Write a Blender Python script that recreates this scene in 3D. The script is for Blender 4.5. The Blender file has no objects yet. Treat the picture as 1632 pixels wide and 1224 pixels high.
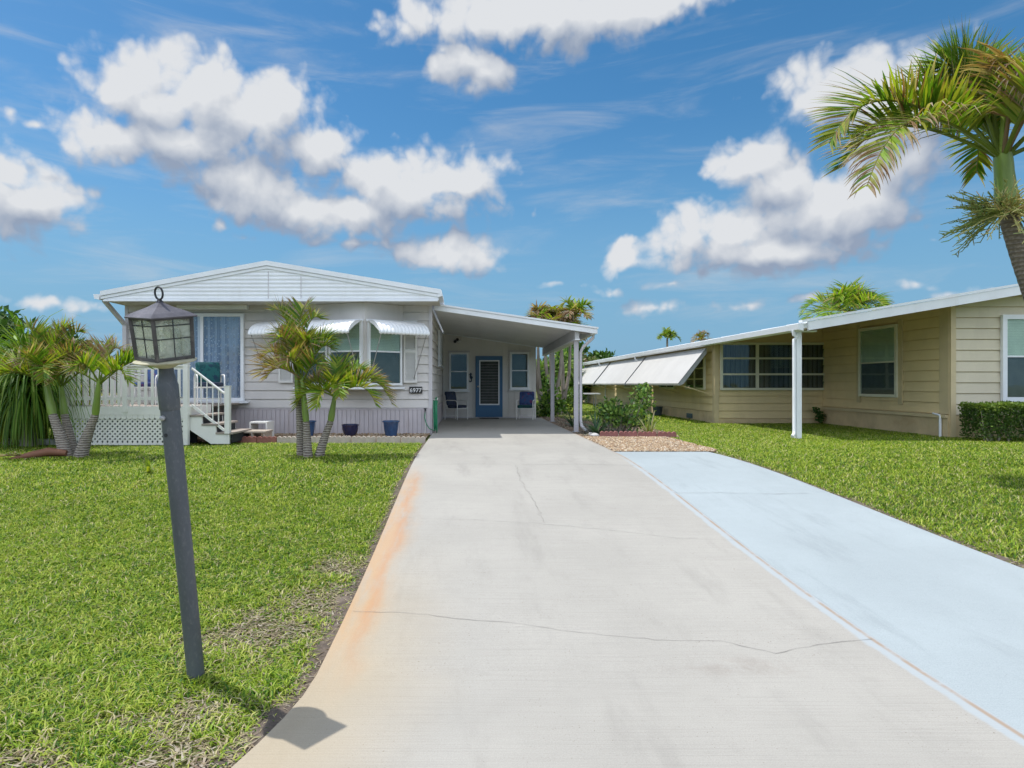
import bpy, math, random
import numpy as np
from mathutils import Vector, Matrix

random.seed(7)
rng = np.random.default_rng(11)
S = bpy.context.scene
C = S.collection
R = math.radians
PI = math.pi
EYE = 1.6          # camera height above the street end of the drive
VX, VY, F = 745.0, 612.0, 1000.0

# ------------------------------------------------------------------ terrain
def g(y):
    """ground height: the drive climbs from the street to the two houses"""
    y = np.asarray(y, dtype=float)
    t = np.clip((y - 3.2) / 7.4, 0, 1)
    return 0.43 * (t * t * (3 - 2 * t))

def gf(y):
    return float(g(y))

def ray(px, py, Y):
    return Vector(((px - VX) * Y / F, Y, EYE - (py - VY) * Y / F))

def gp(px, py):
    s = (py - VY) / F
    a, b = 0.4, 300.0
    for _ in range(60):
        m = 0.5 * (a + b)
        if EYE - gf(m) - s * m > 0: a = m
        else: b = m
    return ((px - VX) * a / F, a)

# ------------------------------------------------------------------ materials
MATS = {}
def nodes_of(name):
    m = bpy.data.materials.new(name); m.use_nodes = True
    nt = m.node_tree; nt.nodes.clear()
    out = nt.nodes.new('ShaderNodeOutputMaterial')
    return m, nt, out

def lk(nt, a, b): nt.links.new(a, b)

def nd(nt, t, **kw):
    n = nt.nodes.new(t)
    for k, v in kw.items():
        if k.startswith('i_'):
            key = k[2:]
            key = int(key) if key.isdigit() else key.replace('_', ' ')
            if hasattr(v, 'is_output') or isinstance(v, bpy.types.NodeSocket): nt.links.new(v, n.inputs[key])
            else: n.inputs[key].default_value = v
        else: setattr(n, k, v)
    return n

def mth(nt, op, a, b=None, c=None, clamp=False):
    n = nt.nodes.new('ShaderNodeMath'); n.operation = op; n.use_clamp = clamp
    for i, v in enumerate((a, b, c)):
        if v is None: continue
        if isinstance(v, bpy.types.NodeSocket): nt.links.new(v, n.inputs[i])
        else: n.inputs[i].default_value = v
    return n.outputs[0]

def mixc(nt, fac, a, b, blend='MIX'):
    n = nt.nodes.new('ShaderNodeMix'); n.data_type = 'RGBA'; n.blend_type = blend
    for key, v in (('Factor', fac), ('A', a), ('B', b)):
        s = [i for i in n.inputs if i.name == key and (i.type == ('VALUE' if key == 'Factor' else 'RGBA'))][0]
        if isinstance(v, bpy.types.NodeSocket): nt.links.new(v, s)
        else:
            s.default_value = v if key == 'Factor' else ((*v, 1.0) if len(v) == 3 else v)
    return [o for o in n.outputs if o.type == 'RGBA'][0]

def sstep(nt, x, lo, hi):
    n = nt.nodes.new('ShaderNodeMapRange'); n.interpolation_type = 'SMOOTHSTEP'
    nt.links.new(x, n.inputs['Value'])
    n.inputs['From Min'].default_value = lo; n.inputs['From Max'].default_value = hi
    return n.outputs['Result']

def mat(name, col, rough=.6, var=.10, scale=2.5, bump=0.0, bscale=60, metal=0.0, spec=.35, stretch=(1, 1, 1),
        dirt=None, dirt_amt=.3, dirt_scale=(1, 1, 1), coat=0.0, grain=0.05):
    if name in MATS: return MATS[name]
    m, nt, out = nodes_of(name)
    tc = nd(nt, 'ShaderNodeTexCoord')
    mp = nd(nt, 'ShaderNodeMapping', i_Vector=tc.outputs['Object']); mp.inputs['Scale'].default_value = stretch
    n1 = nd(nt, 'ShaderNodeTexNoise', i_Vector=mp.outputs[0], i_Scale=scale, i_Detail=6.0, i_Roughness=.6)
    lo = tuple(c * (1 - var) for c in col); hi = tuple(min(1, c * (1 + var)) for c in col)
    f1 = sstep(nt, n1.outputs['Fac'], .3, .7)
    c1 = mixc(nt, f1, lo, hi)
    if grain:
        n3 = nd(nt, 'ShaderNodeTexNoise', i_Vector=tc.outputs['Object'], i_Scale=90.0, i_Detail=2.0)
        gr = mth(nt, 'MULTIPLY_ADD', n3.outputs['Fac'], grain * 3, 1 - grain * 1.5)
        gc = nd(nt, 'ShaderNodeCombineColor', i_Red=gr, i_Green=gr, i_Blue=gr)
        c1 = mixc(nt, 1.0, c1, gc.outputs[0], 'MULTIPLY')
    if dirt:
        mp2 = nd(nt, 'ShaderNodeMapping', i_Vector=tc.outputs['Object']); mp2.inputs['Scale'].default_value = dirt_scale
        n2 = nd(nt, 'ShaderNodeTexNoise', i_Vector=mp2.outputs[0], i_Scale=1.0, i_Detail=7.0, i_Roughness=.65)
        f2 = mth(nt, 'MULTIPLY', sstep(nt, n2.outputs['Fac'], .5, .78), dirt_amt)
        c1 = mixc(nt, f2, c1, dirt)
    b = nd(nt, 'ShaderNodeBsdfPrincipled', i_Roughness=rough, i_Metallic=metal)
    b.inputs['Specular IOR Level'].default_value = spec
    b.inputs['Coat Weight'].default_value = coat
    lk(nt, c1, b.inputs['Base Color'])
    if bump:
        nb = nd(nt, 'ShaderNodeTexNoise', i_Vector=mp.outputs[0], i_Scale=bscale, i_Detail=4.0)
        bp = nd(nt, 'ShaderNodeBump', i_Height=nb.outputs['Fac'], i_Strength=bump, i_Distance=.01)
        lk(nt, bp.outputs[0], b.inputs['Normal'])
    lk(nt, b.outputs[0], out.inputs[0])
    MATS[name] = m
    return m

def attr_mat(name, rough=.5, trans=.3, spec=.3, tint=(1.0, 1.15, .55)):
    """leaf-like material: colour from the 'col' attribute, some light let through"""
    m, nt, out = nodes_of(name)
    a = nd(nt, 'ShaderNodeAttribute', attribute_name='col')
    b = nd(nt, 'ShaderNodeBsdfPrincipled', i_Roughness=rough)
    b.inputs['Specular IOR Level'].default_value = spec
    lk(nt, a.outputs['Color'], b.inputs['Base Color'])
    if trans:
        t = nd(nt, 'ShaderNodeBsdfTranslucent')
        c = mixc(nt, 1.0, a.outputs['Color'], tint, 'MULTIPLY')
        lk(nt, c, t.inputs['Color'])
        mx = nd(nt, 'ShaderNodeMixShader', i_0=trans)
        lk(nt, b.outputs[0], mx.inputs[1]); lk(nt, t.outputs[0], mx.inputs[2])
        lk(nt, mx.outputs[0], out.inputs[0])
    else: lk(nt, b.outputs[0], out.inputs[0])
    MATS[name] = m
    return m

def glass_mat(name, tint=(.75, .8, .82), refl=1.0, wob=.0):
    m, nt, out = nodes_of(name)
    lw = nd(nt, 'ShaderNodeLayerWeight', i_Blend=.5)                 # 1 - |cos|, the same from both faces
    f = mth(nt, 'MULTIPLY_ADD', mth(nt, 'POWER', lw.outputs['Facing'], 4.0), .8 * refl, .035 * refl, clamp=True)
    t = nd(nt, 'ShaderNodeBsdfTransparent'); t.inputs[0].default_value = (*tint, 1)
    gl = nd(nt, 'ShaderNodeBsdfGlossy', i_Roughness=.02); gl.inputs[0].default_value = (1, 1, 1, 1)
    if wob:
        tc = nd(nt, 'ShaderNodeTexCoord')
        nb = nd(nt, 'ShaderNodeTexNoise', i_Vector=tc.outputs['Object'], i_Scale=3.0)
        bp = nd(nt, 'ShaderNodeBump', i_Height=nb.outputs['Fac'], i_Strength=wob, i_Distance=.02)
        lk(nt, bp.outputs[0], gl.inputs['Normal'])
    mx = nd(nt, 'ShaderNodeMixShader', i_0=f)
    lk(nt, t.outputs[0], mx.inputs[1]); lk(nt, gl.outputs[0], mx.inputs[2]); lk(nt, mx.outputs[0], out.inputs[0])
    MATS[name] = m
    return m

# ------------------------------------------------------------------ mesh builder
ORIG = {}
class MB:
    def __init__(s): s.v = []; s.f = []; s.col = []
    def add(s, vs, fs, col=None):
        o = len(s.v); s.v.extend([tuple(p) for p in vs]); s.f.extend([tuple(i + o for i in f) for f in fs])
        if col is not None: s.col.extend([col] * len(vs) if not isinstance(col, list) else col)
        return s
    def box(s, x0, x1, y0, y1, z0, z1):
        vs = [(x, y, z) for z in (z0, z1) for y in (y0, y1) for x in (x0, x1)]
        return s.add(vs, [(0, 2, 3, 1), (4, 5, 7, 6), (0, 1, 5, 4), (2, 6, 7, 3), (0, 4, 6, 2), (1, 3, 7, 5)])
    def bar(s, p, q, w, h=None, up=(0, 0, 1)):
        h = h or w; p = Vector(p); q = Vector(q); d = (q - p).normalized(); u = Vector(up)
        if abs(d.dot(u)) > .99: u = Vector((0, 1, 0))
        a = d.cross(u).normalized(); b = a.cross(d).normalized()
        vs = [c + a * (sx * w / 2) + b * (sy * h / 2) for c in (p, q) for sx, sy in ((-1, -1), (1, -1), (1, 1), (-1, 1))]
        return s.add(vs, [(3, 2, 1, 0), (4, 5, 6, 7), (0, 1, 5, 4), (1, 2, 6, 5), (2, 3, 7, 6), (3, 0, 4, 7)])
    def tube(s, pts, rad, n=8, cap=True, col=None):
        pts = [Vector(p) for p in pts]; m = len(pts)
        if not hasattr(rad, '__len__'): rad = [rad] * m
        vs = []; u = None; cols = []
        for i, p in enumerate(pts):
            d = (pts[min(i + 1, m - 1)] - pts[max(i - 1, 0)]).normalized()
            if u is None:
                u = Vector((0, 0, 1)) if abs(d.z) < .9 else Vector((1, 0, 0))
            u = (u - d * u.dot(d)).normalized(); w = d.cross(u)
            for k in range(n):
                a = 2 * PI * k / n
                vs.append(p + u * (math.cos(a) * rad[i]) + w * (math.sin(a) * rad[i]))
                if col is not None: cols.append(col[i] if isinstance(col, list) else col)
        fs = [(i * n + k, i * n + (k + 1) % n, (i + 1) * n + (k + 1) % n, (i + 1) * n + k) for i in range(m - 1) for k in range(n)]
        if cap: fs += [tuple(reversed(range(n))), tuple(range((m - 1) * n, m * n))]
        return s.add(vs, fs, cols if col is not None else None)
    def lathe(s, prof, c=(0, 0, 0), n=24, rot=0.0):
        vs = []
        for r, z in prof:
            for k in range(n):
                a = 2 * PI * k / n + rot
                vs.append((c[0] + r * math.cos(a), c[1] + r * math.sin(a), c[2] + z))
        m = len(prof)
        fs = [(i * n + k, i * n + (k + 1) % n, (i + 1) * n + (k + 1) % n, (i + 1) * n + k) for i in range(m - 1) for k in range(n)]
        fs += [tuple(reversed(range(n))), tuple(range((m - 1) * n, m * n))]
        return s.add(vs, fs)
    def prism(s, poly, axis, a, b):
        """poly of 2d points; axis 'y' -> (x,z), 'x' -> (y,z), 'z' -> (x,y)"""
        def P(p, t):
            return {'y': (p[0], t, p[1]), 'x': (t, p[0], p[1]), 'z': (p[0], p[1], t)}[axis]
        n = len(poly)
        vs = [P(p, a) for p in poly] + [P(p, b) for p in poly]
        fs = [tuple(range(n)), tuple(reversed(range(n, 2 * n)))] + [(i, n + i, n + (i + 1) % n, (i + 1) % n) for i in range(n)]
        return s.add(vs, fs)
    def xf(s, o, u, nrm, k=(0, 0, 1)):
        o, u, nrm, k = Vector(o), Vector(u), Vector(nrm), Vector(k)
        s.v = [tuple(o + u * p[0] + nrm * p[1] + k * p[2]) for p in s.v]
        return s
    def build(s, name, m, parent=None, smooth=None, fix=True):
        o0 = ORIG.get(parent.name, Vector((0, 0, 0))) if parent else Vector((0, 0, 0))
        me = bpy.data.meshes.new(name)
        me.from_pydata([(p[0] - o0[0], p[1] - o0[1], p[2] - o0[2]) for p in s.v], [], s.f)
        if s.col and len(s.col) == len(s.v):
            a = me.color_attributes.new('col', 'FLOAT_COLOR', 'POINT')
            a.data.foreach_set('color', np.array([(c[0], c[1], c[2], 1.0) for c in s.col], dtype=np.float32).ravel())
        me.materials.append(MATS[m] if isinstance(m, str) else m)
        if fix:
            import bmesh
            bm = bmesh.new(); bm.from_mesh(me); bmesh.ops.recalc_face_normals(bm, faces=bm.faces); bm.to_mesh(me); bm.free()
        if smooth is not None:
            me.shade_smooth(); me.set_sharp_from_angle(angle=R(smooth))
        ob = bpy.data.objects.new(name, me); C.objects.link(ob)
        if parent: ob.parent = parent
        ORIG[ob.name] = o0
        return ob

def np_mesh(name, V, faces_flat, nper, col, m, parent=None):
    """big mesh straight from numpy arrays; every face has nper corners"""
    o0 = ORIG.get(parent.name, Vector((0, 0, 0))) if parent else Vector((0, 0, 0))
    V = np.asarray(V, dtype=np.float32).reshape(-1, 3) - np.array(o0, dtype=np.float32)
    fl = np.asarray(faces_flat, dtype=np.int32).ravel(); nf = len(fl) // nper
    me = bpy.data.meshes.new(name)
    me.vertices.add(len(V)); me.vertices.foreach_set('co', V.ravel())
    me.loops.add(len(fl)); me.loops.foreach_set('vertex_index', fl)
    me.polygons.add(nf); me.polygons.foreach_set('loop_start', np.arange(nf, dtype=np.int32) * nper)
    me.update(calc_edges=True)
    if col is not None:
        a = me.color_attributes.new('col', 'FLOAT_COLOR', 'POINT')
        c4 = np.ones((len(V), 4), dtype=np.float32); c4[:, :3] = col
        a.data.foreach_set('color', c4.ravel())
    me.materials.append(MATS[m] if isinstance(m, str) else m)
    ob = bpy.data.objects.new(name, me); C.objects.link(ob)
    if parent: ob.parent = parent
    ORIG[ob.name] = o0
    return ob

def tag(o, label=None, cat=None, group=None, kind=None):
    if label: o['label'] = label
    if cat: o['category'] = cat
    if group: o['group'] = group
    if kind: o['kind'] = kind
    return o

def thing(name, label, cat, loc=(0, 0, 0), group=None):
    o = bpy.data.objects.new(name, None); C.objects.link(o); o.location = loc; o.empty_display_size = .2
    ORIG[o.name] = Vector(loc)
    return tag(o, label, cat, group)

def children(o): return [c for c in bpy.data.objects if c.parent == o]

def copy_tree(o, parent=None):
    c = o.copy(); C.objects.link(c)
    if parent: c.parent = parent
    for ch in children(o): copy_tree(ch, c)
    return c

def place_copy(src, loc, rz, label, group=None, scale=None):
    c = copy_tree(src); c.location = loc; c.rotation_euler = (0, 0, rz); c['label'] = label
    if scale: c.scale = (scale,) * 3
    if group: c['group'] = group
    return c

def vnoise(x, y, seed=0, sc=1.0):
    """cheap smooth value noise 0..1"""
    x = np.asarray(x, dtype=float) * sc; y = np.asarray(y, dtype=float) * sc
    xi = np.floor(x).astype(np.int64); yi = np.floor(y).astype(np.int64); xf = x - xi; yf = y - yi
    def h(a, b):
        n = (a * 374761393 + b * 668265263 + seed * 982451653) & 0x7fffffff
        n = ((n ^ (n >> 13)) * 1274126177) & 0x7fffffff
        return ((n ^ (n >> 16)) & 0xffff) / 65535.0
    u = xf * xf * (3 - 2 * xf); v = yf * yf * (3 - 2 * yf)
    return (h(xi, yi) * (1 - u) + h(xi + 1, yi) * u) * (1 - v) + (h(xi, yi + 1) * (1 - u) + h(xi + 1, yi + 1) * u) * v

def fbm(x, y, seed=0, sc=1.0, o=4):
    s = 0; a = .5; t = 0
    for k in range(o):
        s = s + a * vnoise(x, y, seed + k * 17, sc); t += a; a *= .5; sc *= 2.1
    return s / t
# ------------------------------------------------------------------ look
SUN_E = 2.05
SKY_S = 0.15
EXPO = 1.02
SKY_SAT = 1.32
SKY_VAL = 0.42
SKY_HUE = 0.492
CLOUD_DARK = (.98, 1.2, 1.6)
CLOUD_LIT = (2.45, 2.52, 2.62)
HAZE_C = (.62, 1.34, 2.05)
HORIZON_W = .9
GRASS = 1.0
REAR_FILL = 2.3  # extra brightness of the unseen rear clouds, added as fill light
# ------------------------------------------------------------------ camera, sun, sky
cam = bpy.data.cameras.new('camera'); co = bpy.data.objects.new('camera', cam); C.objects.link(co)
co.location = (0, 0, EYE); co.rotation_euler = (R(90), 0, 0)
cam.sensor_width = 36; cam.lens = 36 * F / 1632; cam.shift_x = (816 - VX) / 1632; cam.clip_end = 3000; cam.clip_start = .05
S.camera = co
SUN_EL = R(67.0); SUN_AZ = math.atan2(-.964, .265)     # sun stands left of and a little behind the houses
sd = Vector((math.cos(SUN_EL) * math.sin(SUN_AZ), math.cos(SUN_EL) * math.cos(SUN_AZ), math.sin(SUN_EL)))
sl = bpy.data.lights.new('sun', 'SUN'); sl.energy = SUN_E; sl.angle = R(.5); sl.color = (1, .965, .9)
so = bpy.data.objects.new('sun', sl); C.objects.link(so); so.rotation_euler = sd.to_track_quat('Z', 'Y').to_euler(); so.location = (0, 0, 40)

S.view_settings.view_transform = 'Standard'; S.view_settings.look = 'None'
S.view_settings.exposure = EXPO; S.view_settings.gamma = 1.0
S.cycles.max_bounces = 8; S.cycles.transparent_max_bounces = 24; S.cycles.use_denoising = True
S.cycles.caustics_reflective = False; S.cycles.caustics_refractive = False

W = bpy.data.worlds.new('World'); S.world = W; W.use_nodes = True
nt = W.node_tree; nt.nodes.clear()
wout = nd(nt, 'ShaderNodeOutputWorld'); bg = nd(nt, 'ShaderNodeBackground'); bg.inputs['Strength'].default_value = SKY_S
lk(nt, bg.outputs[0], wout.inputs[0])
sky = nd(nt, 'ShaderNodeTexSky', sky_type='NISHITA'); sky.sun_disc = False
sky.sun_elevation = SUN_EL; sky.sun_rotation = SUN_AZ; sky.altitude = 0; sky.air_density = 1.0; sky.dust_density = .6; sky.ozone_density = 2.5
hs = nd(nt, 'ShaderNodeHueSaturation', i_Color=sky.outputs[0]); hs.inputs['Saturation'].default_value = SKY_SAT; hs.inputs['Value'].default_value = SKY_VAL; hs.inputs['Hue'].default_value = SKY_HUE

# clouds: ellipsoidal puffs at compass bearing / elevation (degrees), roughened by noise, lit from the sun's side
def pb(px, py, rx, ry):
    u, v = (px - VX) / F, (VY - py) / F
    az = math.atan(u); el = math.atan(v / math.sqrt(1 + u * u))
    k = 1 / (1 + u * u)
    if ry < 22: rx, ry = rx * 1.5, ry * 1.8
    return az, el, 1.33 * rx / F * k, 1.32 * ry / F * math.sqrt(k) / (1 + v * v * k)
PUFFS = [pb(*q) for q in [
    (215, 125, 75, 62), (320, 150, 80, 75), (185, 215, 75, 38), (400, 185, 105, 70), (500, 228, 72, 42), (290, 225, 165, 42),
    (440, 160, 45, 45), (300, 235, 170, 34), (250, 160, 80, 60), (405, 300, 105, 48), (500, 330, 70, 40), (350, 355, 40, 22), (390, 372, 30, 14),
    (660, 300, 125, 62), (605, 275, 55, 38), (735, 290, 62, 52), (560, 335, 100, 38), (560, 385, 145, 27), (715, 405, 62, 16),
    (35, 315, 95, 62), (5, 270, 60, 48),
    (850, 22, 230, 58), (650, 5, 62, 32), (1010, 5, 160, 40), (745, 108, 42, 20), (775, 122, 36, 18), (705, 80, 22, 16),
    (1320, 150, 105, 52), (1260, 175, 55, 28), (1420, 185, 110, 90), (1200, 255, 68, 38), (1240, 295, 80, 45), (1310, 330, 140, 66),
    (1105, 375, 60, 52), (1170, 375, 85, 50), (1230, 400, 190, 34), (1460, 250, 70, 50), (1390, 305, 60, 60),
    (998, 410, 18, 17), (1060, 457, 42, 10), (975, 465, 32, 9), (1040, 494, 62, 14), (1195, 492, 50, 14), (1280, 480, 42, 14), (1460, 450, 40, 12),
    (1490, 382, 28, 16), (12, 172, 22, 16), (50, 190, 26, 10), (1540, 470, 60, 14), (60, 480, 110, 16), (880, 455, 60, 8)]]
for a, e, ra, re in [(120, 30, 22, 9), (165, 22, 26, 8), (-150, 28, 24, 9), (-110, 18, 24, 7), (95, 14, 18, 6), (-75, 24, 12, 6), (-170, 50, 22, 10), (60, 60, 26, 9), (140, 55, 20, 9), (-90, 55, 22, 9), (62, 22, 14, 8)]:
    PUFFS.append((R(a), R(e), R(ra), R(re)))
rq = random.Random(99)
for e, n_ in ((15, 7), (29, 7), (43, 6), (58, 5), (75, 3)):          # unseen cumulus added over the street and overhead to fill the shade
    for i in range(n_):
        a = 88 + 184 * (i + .5) / n_ + rq.uniform(-8, 8); a = a - 360 if a > 180 else a
        PUFFS.append((R(a), R(e + rq.uniform(-4, 4)), R(17 / math.cos(R(e)) * rq.uniform(.95, 1.2)), R(rq.uniform(9, 12))))

grp = bpy.data.node_groups.new('cloud_density', 'ShaderNodeTree')
grp.interface.new_socket('Vector', in_out='INPUT', socket_type='NodeSocketVector')
grp.interface.new_socket('Density', in_out='OUTPUT', socket_type='NodeSocketFloat')
grp.interface.new_socket('Body', in_out='OUTPUT', socket_type='NodeSocketFloat')
gi = grp.nodes.new('NodeGroupInput'); go = grp.nodes.new('NodeGroupOutput')
p = gi.outputs[0]
w1 = nd(grp, 'ShaderNodeTexNoise', i_Vector=p, i_Scale=9.0, i_Detail=4.0)
w2 = nd(grp, 'ShaderNodeVectorMath', operation='SUBTRACT', i_0=w1.outputs['Color'], i_1=(.5, .5, .5))
w3 = nd(grp, 'ShaderNodeVectorMath', operation='MULTIPLY_ADD', i_0=w2.outputs[0], i_1=(.075, .055, 0), i_2=p)
pw = w3.outputs[0]
acc = None
for a, e, ra, re in PUFFS:
    d = nd(grp, 'ShaderNodeVectorMath', operation='MULTIPLY_ADD', i_0=pw, i_1=(1 / ra, 1 / re, 0), i_2=(-a / ra, -e / re, 0))
    l = nd(grp, 'ShaderNodeVectorMath', operation='LENGTH', i_0=d.outputs[0])
    lv = l.outputs['Value']
    if re < R(1.95): lv = mth(grp, 'ADD', lv, .52)          # small puffs stay thin
    acc = lv if acc is None else mth(grp, 'SMOOTH_MIN', acc, lv, .22)
fb = nd(grp, 'ShaderNodeTexNoise', i_Vector=p, i_Scale=15.0, i_Detail=10.0, i_Roughness=.55)
fb2 = nd(grp, 'ShaderNodeTexNoise', i_Vector=p, i_Scale=8.0, i_Detail=2.0)
dn = mth(grp, 'MULTIPLY_ADD', acc, -1.45, 1.42)
dn = mth(grp, 'MAXIMUM', dn, -1.2); lk(grp, dn, go.inputs[1])
vo = nd(grp, 'ShaderNodeTexVoronoi', i_Vector=pw, i_Scale=24.0); vo.feature = 'F1'; vo.inputs['Detail'].default_value = 2.0; vo.inputs['Roughness'].default_value = .5
dn = mth(grp, 'MULTIPLY_ADD', mth(grp, 'SUBTRACT', .86, vo.outputs['Distance']), .8, dn)
dn = mth(grp, 'MULTIPLY_ADD', mth(grp, 'SUBTRACT', fb.outputs['Fac'], .5), 1.5, dn)
dn = mth(grp, 'MULTIPLY_ADD', mth(grp, 'SUBTRACT', fb2.outputs['Fac'], .5), .6, dn)
lk(grp, dn, go.inputs[0])

tc = nd(nt, 'ShaderNodeTexCoord')
sp = nd(nt, 'ShaderNodeSeparateXYZ', i_0=tc.outputs['Generated'])
az = mth(nt, 'ARCTAN2', sp.outputs[0], sp.outputs[1]); el = mth(nt, 'ARCSINE', sp.outputs[2])
pv = nd(nt, 'ShaderNodeCombineXYZ', i_0=az, i_1=el)
def field(off):
    q = nd(nt, 'ShaderNodeVectorMath', operation='ADD', i_0=pv.outputs[0], i_1=off)
    n = nt.nodes.new('ShaderNodeGroup'); n.node_tree = grp; lk(nt, q.outputs[0], n.inputs[0])
    return n.outputs
(D0, S0), (D1, S1), (D2, S2) = field((0, 0, 0)), field((-.009, .020, 0)), field((-.02, .06, 0))
alpha = sstep(nt, D0, -.04, .72)
lit = mth(nt, 'SUBTRACT', D0, D1)
lit2 = mth(nt, 'MINIMUM', mth(nt, 'MAXIMUM', D2, -.3), .62)
b1 = mth(nt, 'MULTIPLY_ADD', lit, .46, .54)
b1 = mth(nt, 'MULTIPLY_ADD', mth(nt, 'SUBTRACT', S0, S2), .62, b1)
b1 = mth(nt, 'MULTIPLY_ADD', lit2, -.12, b1, clamp=True)
ccol = mixc(nt, b1, tuple(CLOUD_DARK), tuple(CLOUD_LIT))
# added boost: clouds behind the camera are brightened to lift the shade
fl = mth(nt, 'MULTIPLY_ADD', sstep(nt, sp.outputs[1], .15, -.5), REAR_FILL, 1.0)
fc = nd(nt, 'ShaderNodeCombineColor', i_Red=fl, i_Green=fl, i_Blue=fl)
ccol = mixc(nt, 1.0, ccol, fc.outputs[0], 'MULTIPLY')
# thin streaks of high cirrus
cm = nd(nt, 'ShaderNodeVectorMath', operation='MULTIPLY', i_0=pv.outputs[0], i_1=(2.2, 13, 1))
cn = nd(nt, 'ShaderNodeTexNoise', i_Vector=cm.outputs[0], i_Scale=1.6, i_Detail=6.0, i_Roughness=.6); cn.inputs['Distortion'].default_value = .6
wis = mth(nt, 'MULTIPLY', sstep(nt, cn.outputs['Fac'], .46, .85), .5)
hz = mth(nt, 'MULTIPLY', sstep(nt, el, .40, .02), HORIZON_W)
skyc = mixc(nt, hz, hs.outputs[0], tuple(HAZE_C))
skyc = mixc(nt, wis, skyc, tuple(c * .85 for c in CLOUD_LIT))
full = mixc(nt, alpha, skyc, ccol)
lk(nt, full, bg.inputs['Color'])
W.cycles.sampling_method = 'MANUAL'; W.cycles.sample_map_resolution = 512
# ------------------------------------------------------------------ ground, drive, beds
def lawn_material():
    m, nt, out = nodes_of('lawn_soil')
    tc = nd(nt, 'ShaderNodeTexCoord')
    n1 = nd(nt, 'ShaderNodeTexNoise', i_Vector=tc.outputs['Object'], i_Scale=1.1, i_Detail=8.0, i_Roughness=.65)
    n2 = nd(nt, 'ShaderNodeTexNoise', i_Vector=tc.outputs['Object'], i_Scale=38.0, i_Detail=5.0, i_Roughness=.7)
    c = mixc(nt, sstep(nt, n1.outputs['Fac'], .35, .68), (.075, .095, .028), (.14, .15, .05))
    c = mixc(nt, sstep(nt, n2.outputs['Fac'], .45, .7), c, (.17, .16, .07))
    b = nd(nt, 'ShaderNodeBsdfPrincipled', i_Roughness=.95); b.inputs['Specular IOR Level'].default_value = .1
    lk(nt, c, b.inputs['Base Color'])
    bp = nd(nt, 'ShaderNodeBump', i_Height=n2.outputs['Fac'], i_Strength=.6, i_Distance=.03); lk(nt, bp.outputs[0], b.inputs['Normal'])
    lk(nt, b.outputs[0], out.inputs[0]); MATS['lawn_soil'] = m
lawn_material()

xs = np.concatenate([np.linspace(-400, -20, 12), np.linspace(-16, 16, 33), np.linspace(20, 400, 12)])
ys = np.concatenate([np.linspace(-400, -10, 10), np.linspace(-6, 24, 61), np.linspace(30, 600, 16)])
mb = MB()
vs = [(x, y, gf(y) - .035) for y in ys for x in xs]
nx = len(xs)
fs = [(j * nx + i, j * nx + i + 1, (j + 1) * nx + i + 1, (j + 1) * nx + i) for j in range(len(ys) - 1) for i in range(nx - 1)]
mb.add(vs, fs); tag(mb.build('lawn', 'lawn_soil', smooth=80), kind='structure')

mat('asphalt', (.06, .06, .062), .9, .2, 3, bump=.5, bscale=120)
mb = MB(); mb.box(-400, 400, -9.5, -2.2, -.2, -.015); tag(mb.build('road', 'asphalt'), kind='structure')

def edge_left(y):
    """x of the drive's lawn-side edge: straight, then flaring out at the street"""
    t = np.clip((3.4 - np.asarray(y, float)) / .8, 0, 5)
    return -.83 - .16 * t ** 1.6
XM = 2.55          # joint between the drive and the painted strip
def edge_right(y):
    t = np.clip((10.9 - np.asarray(y, float)) / 5.6, 0, None)
    return 4.18 + .42 * t

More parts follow.
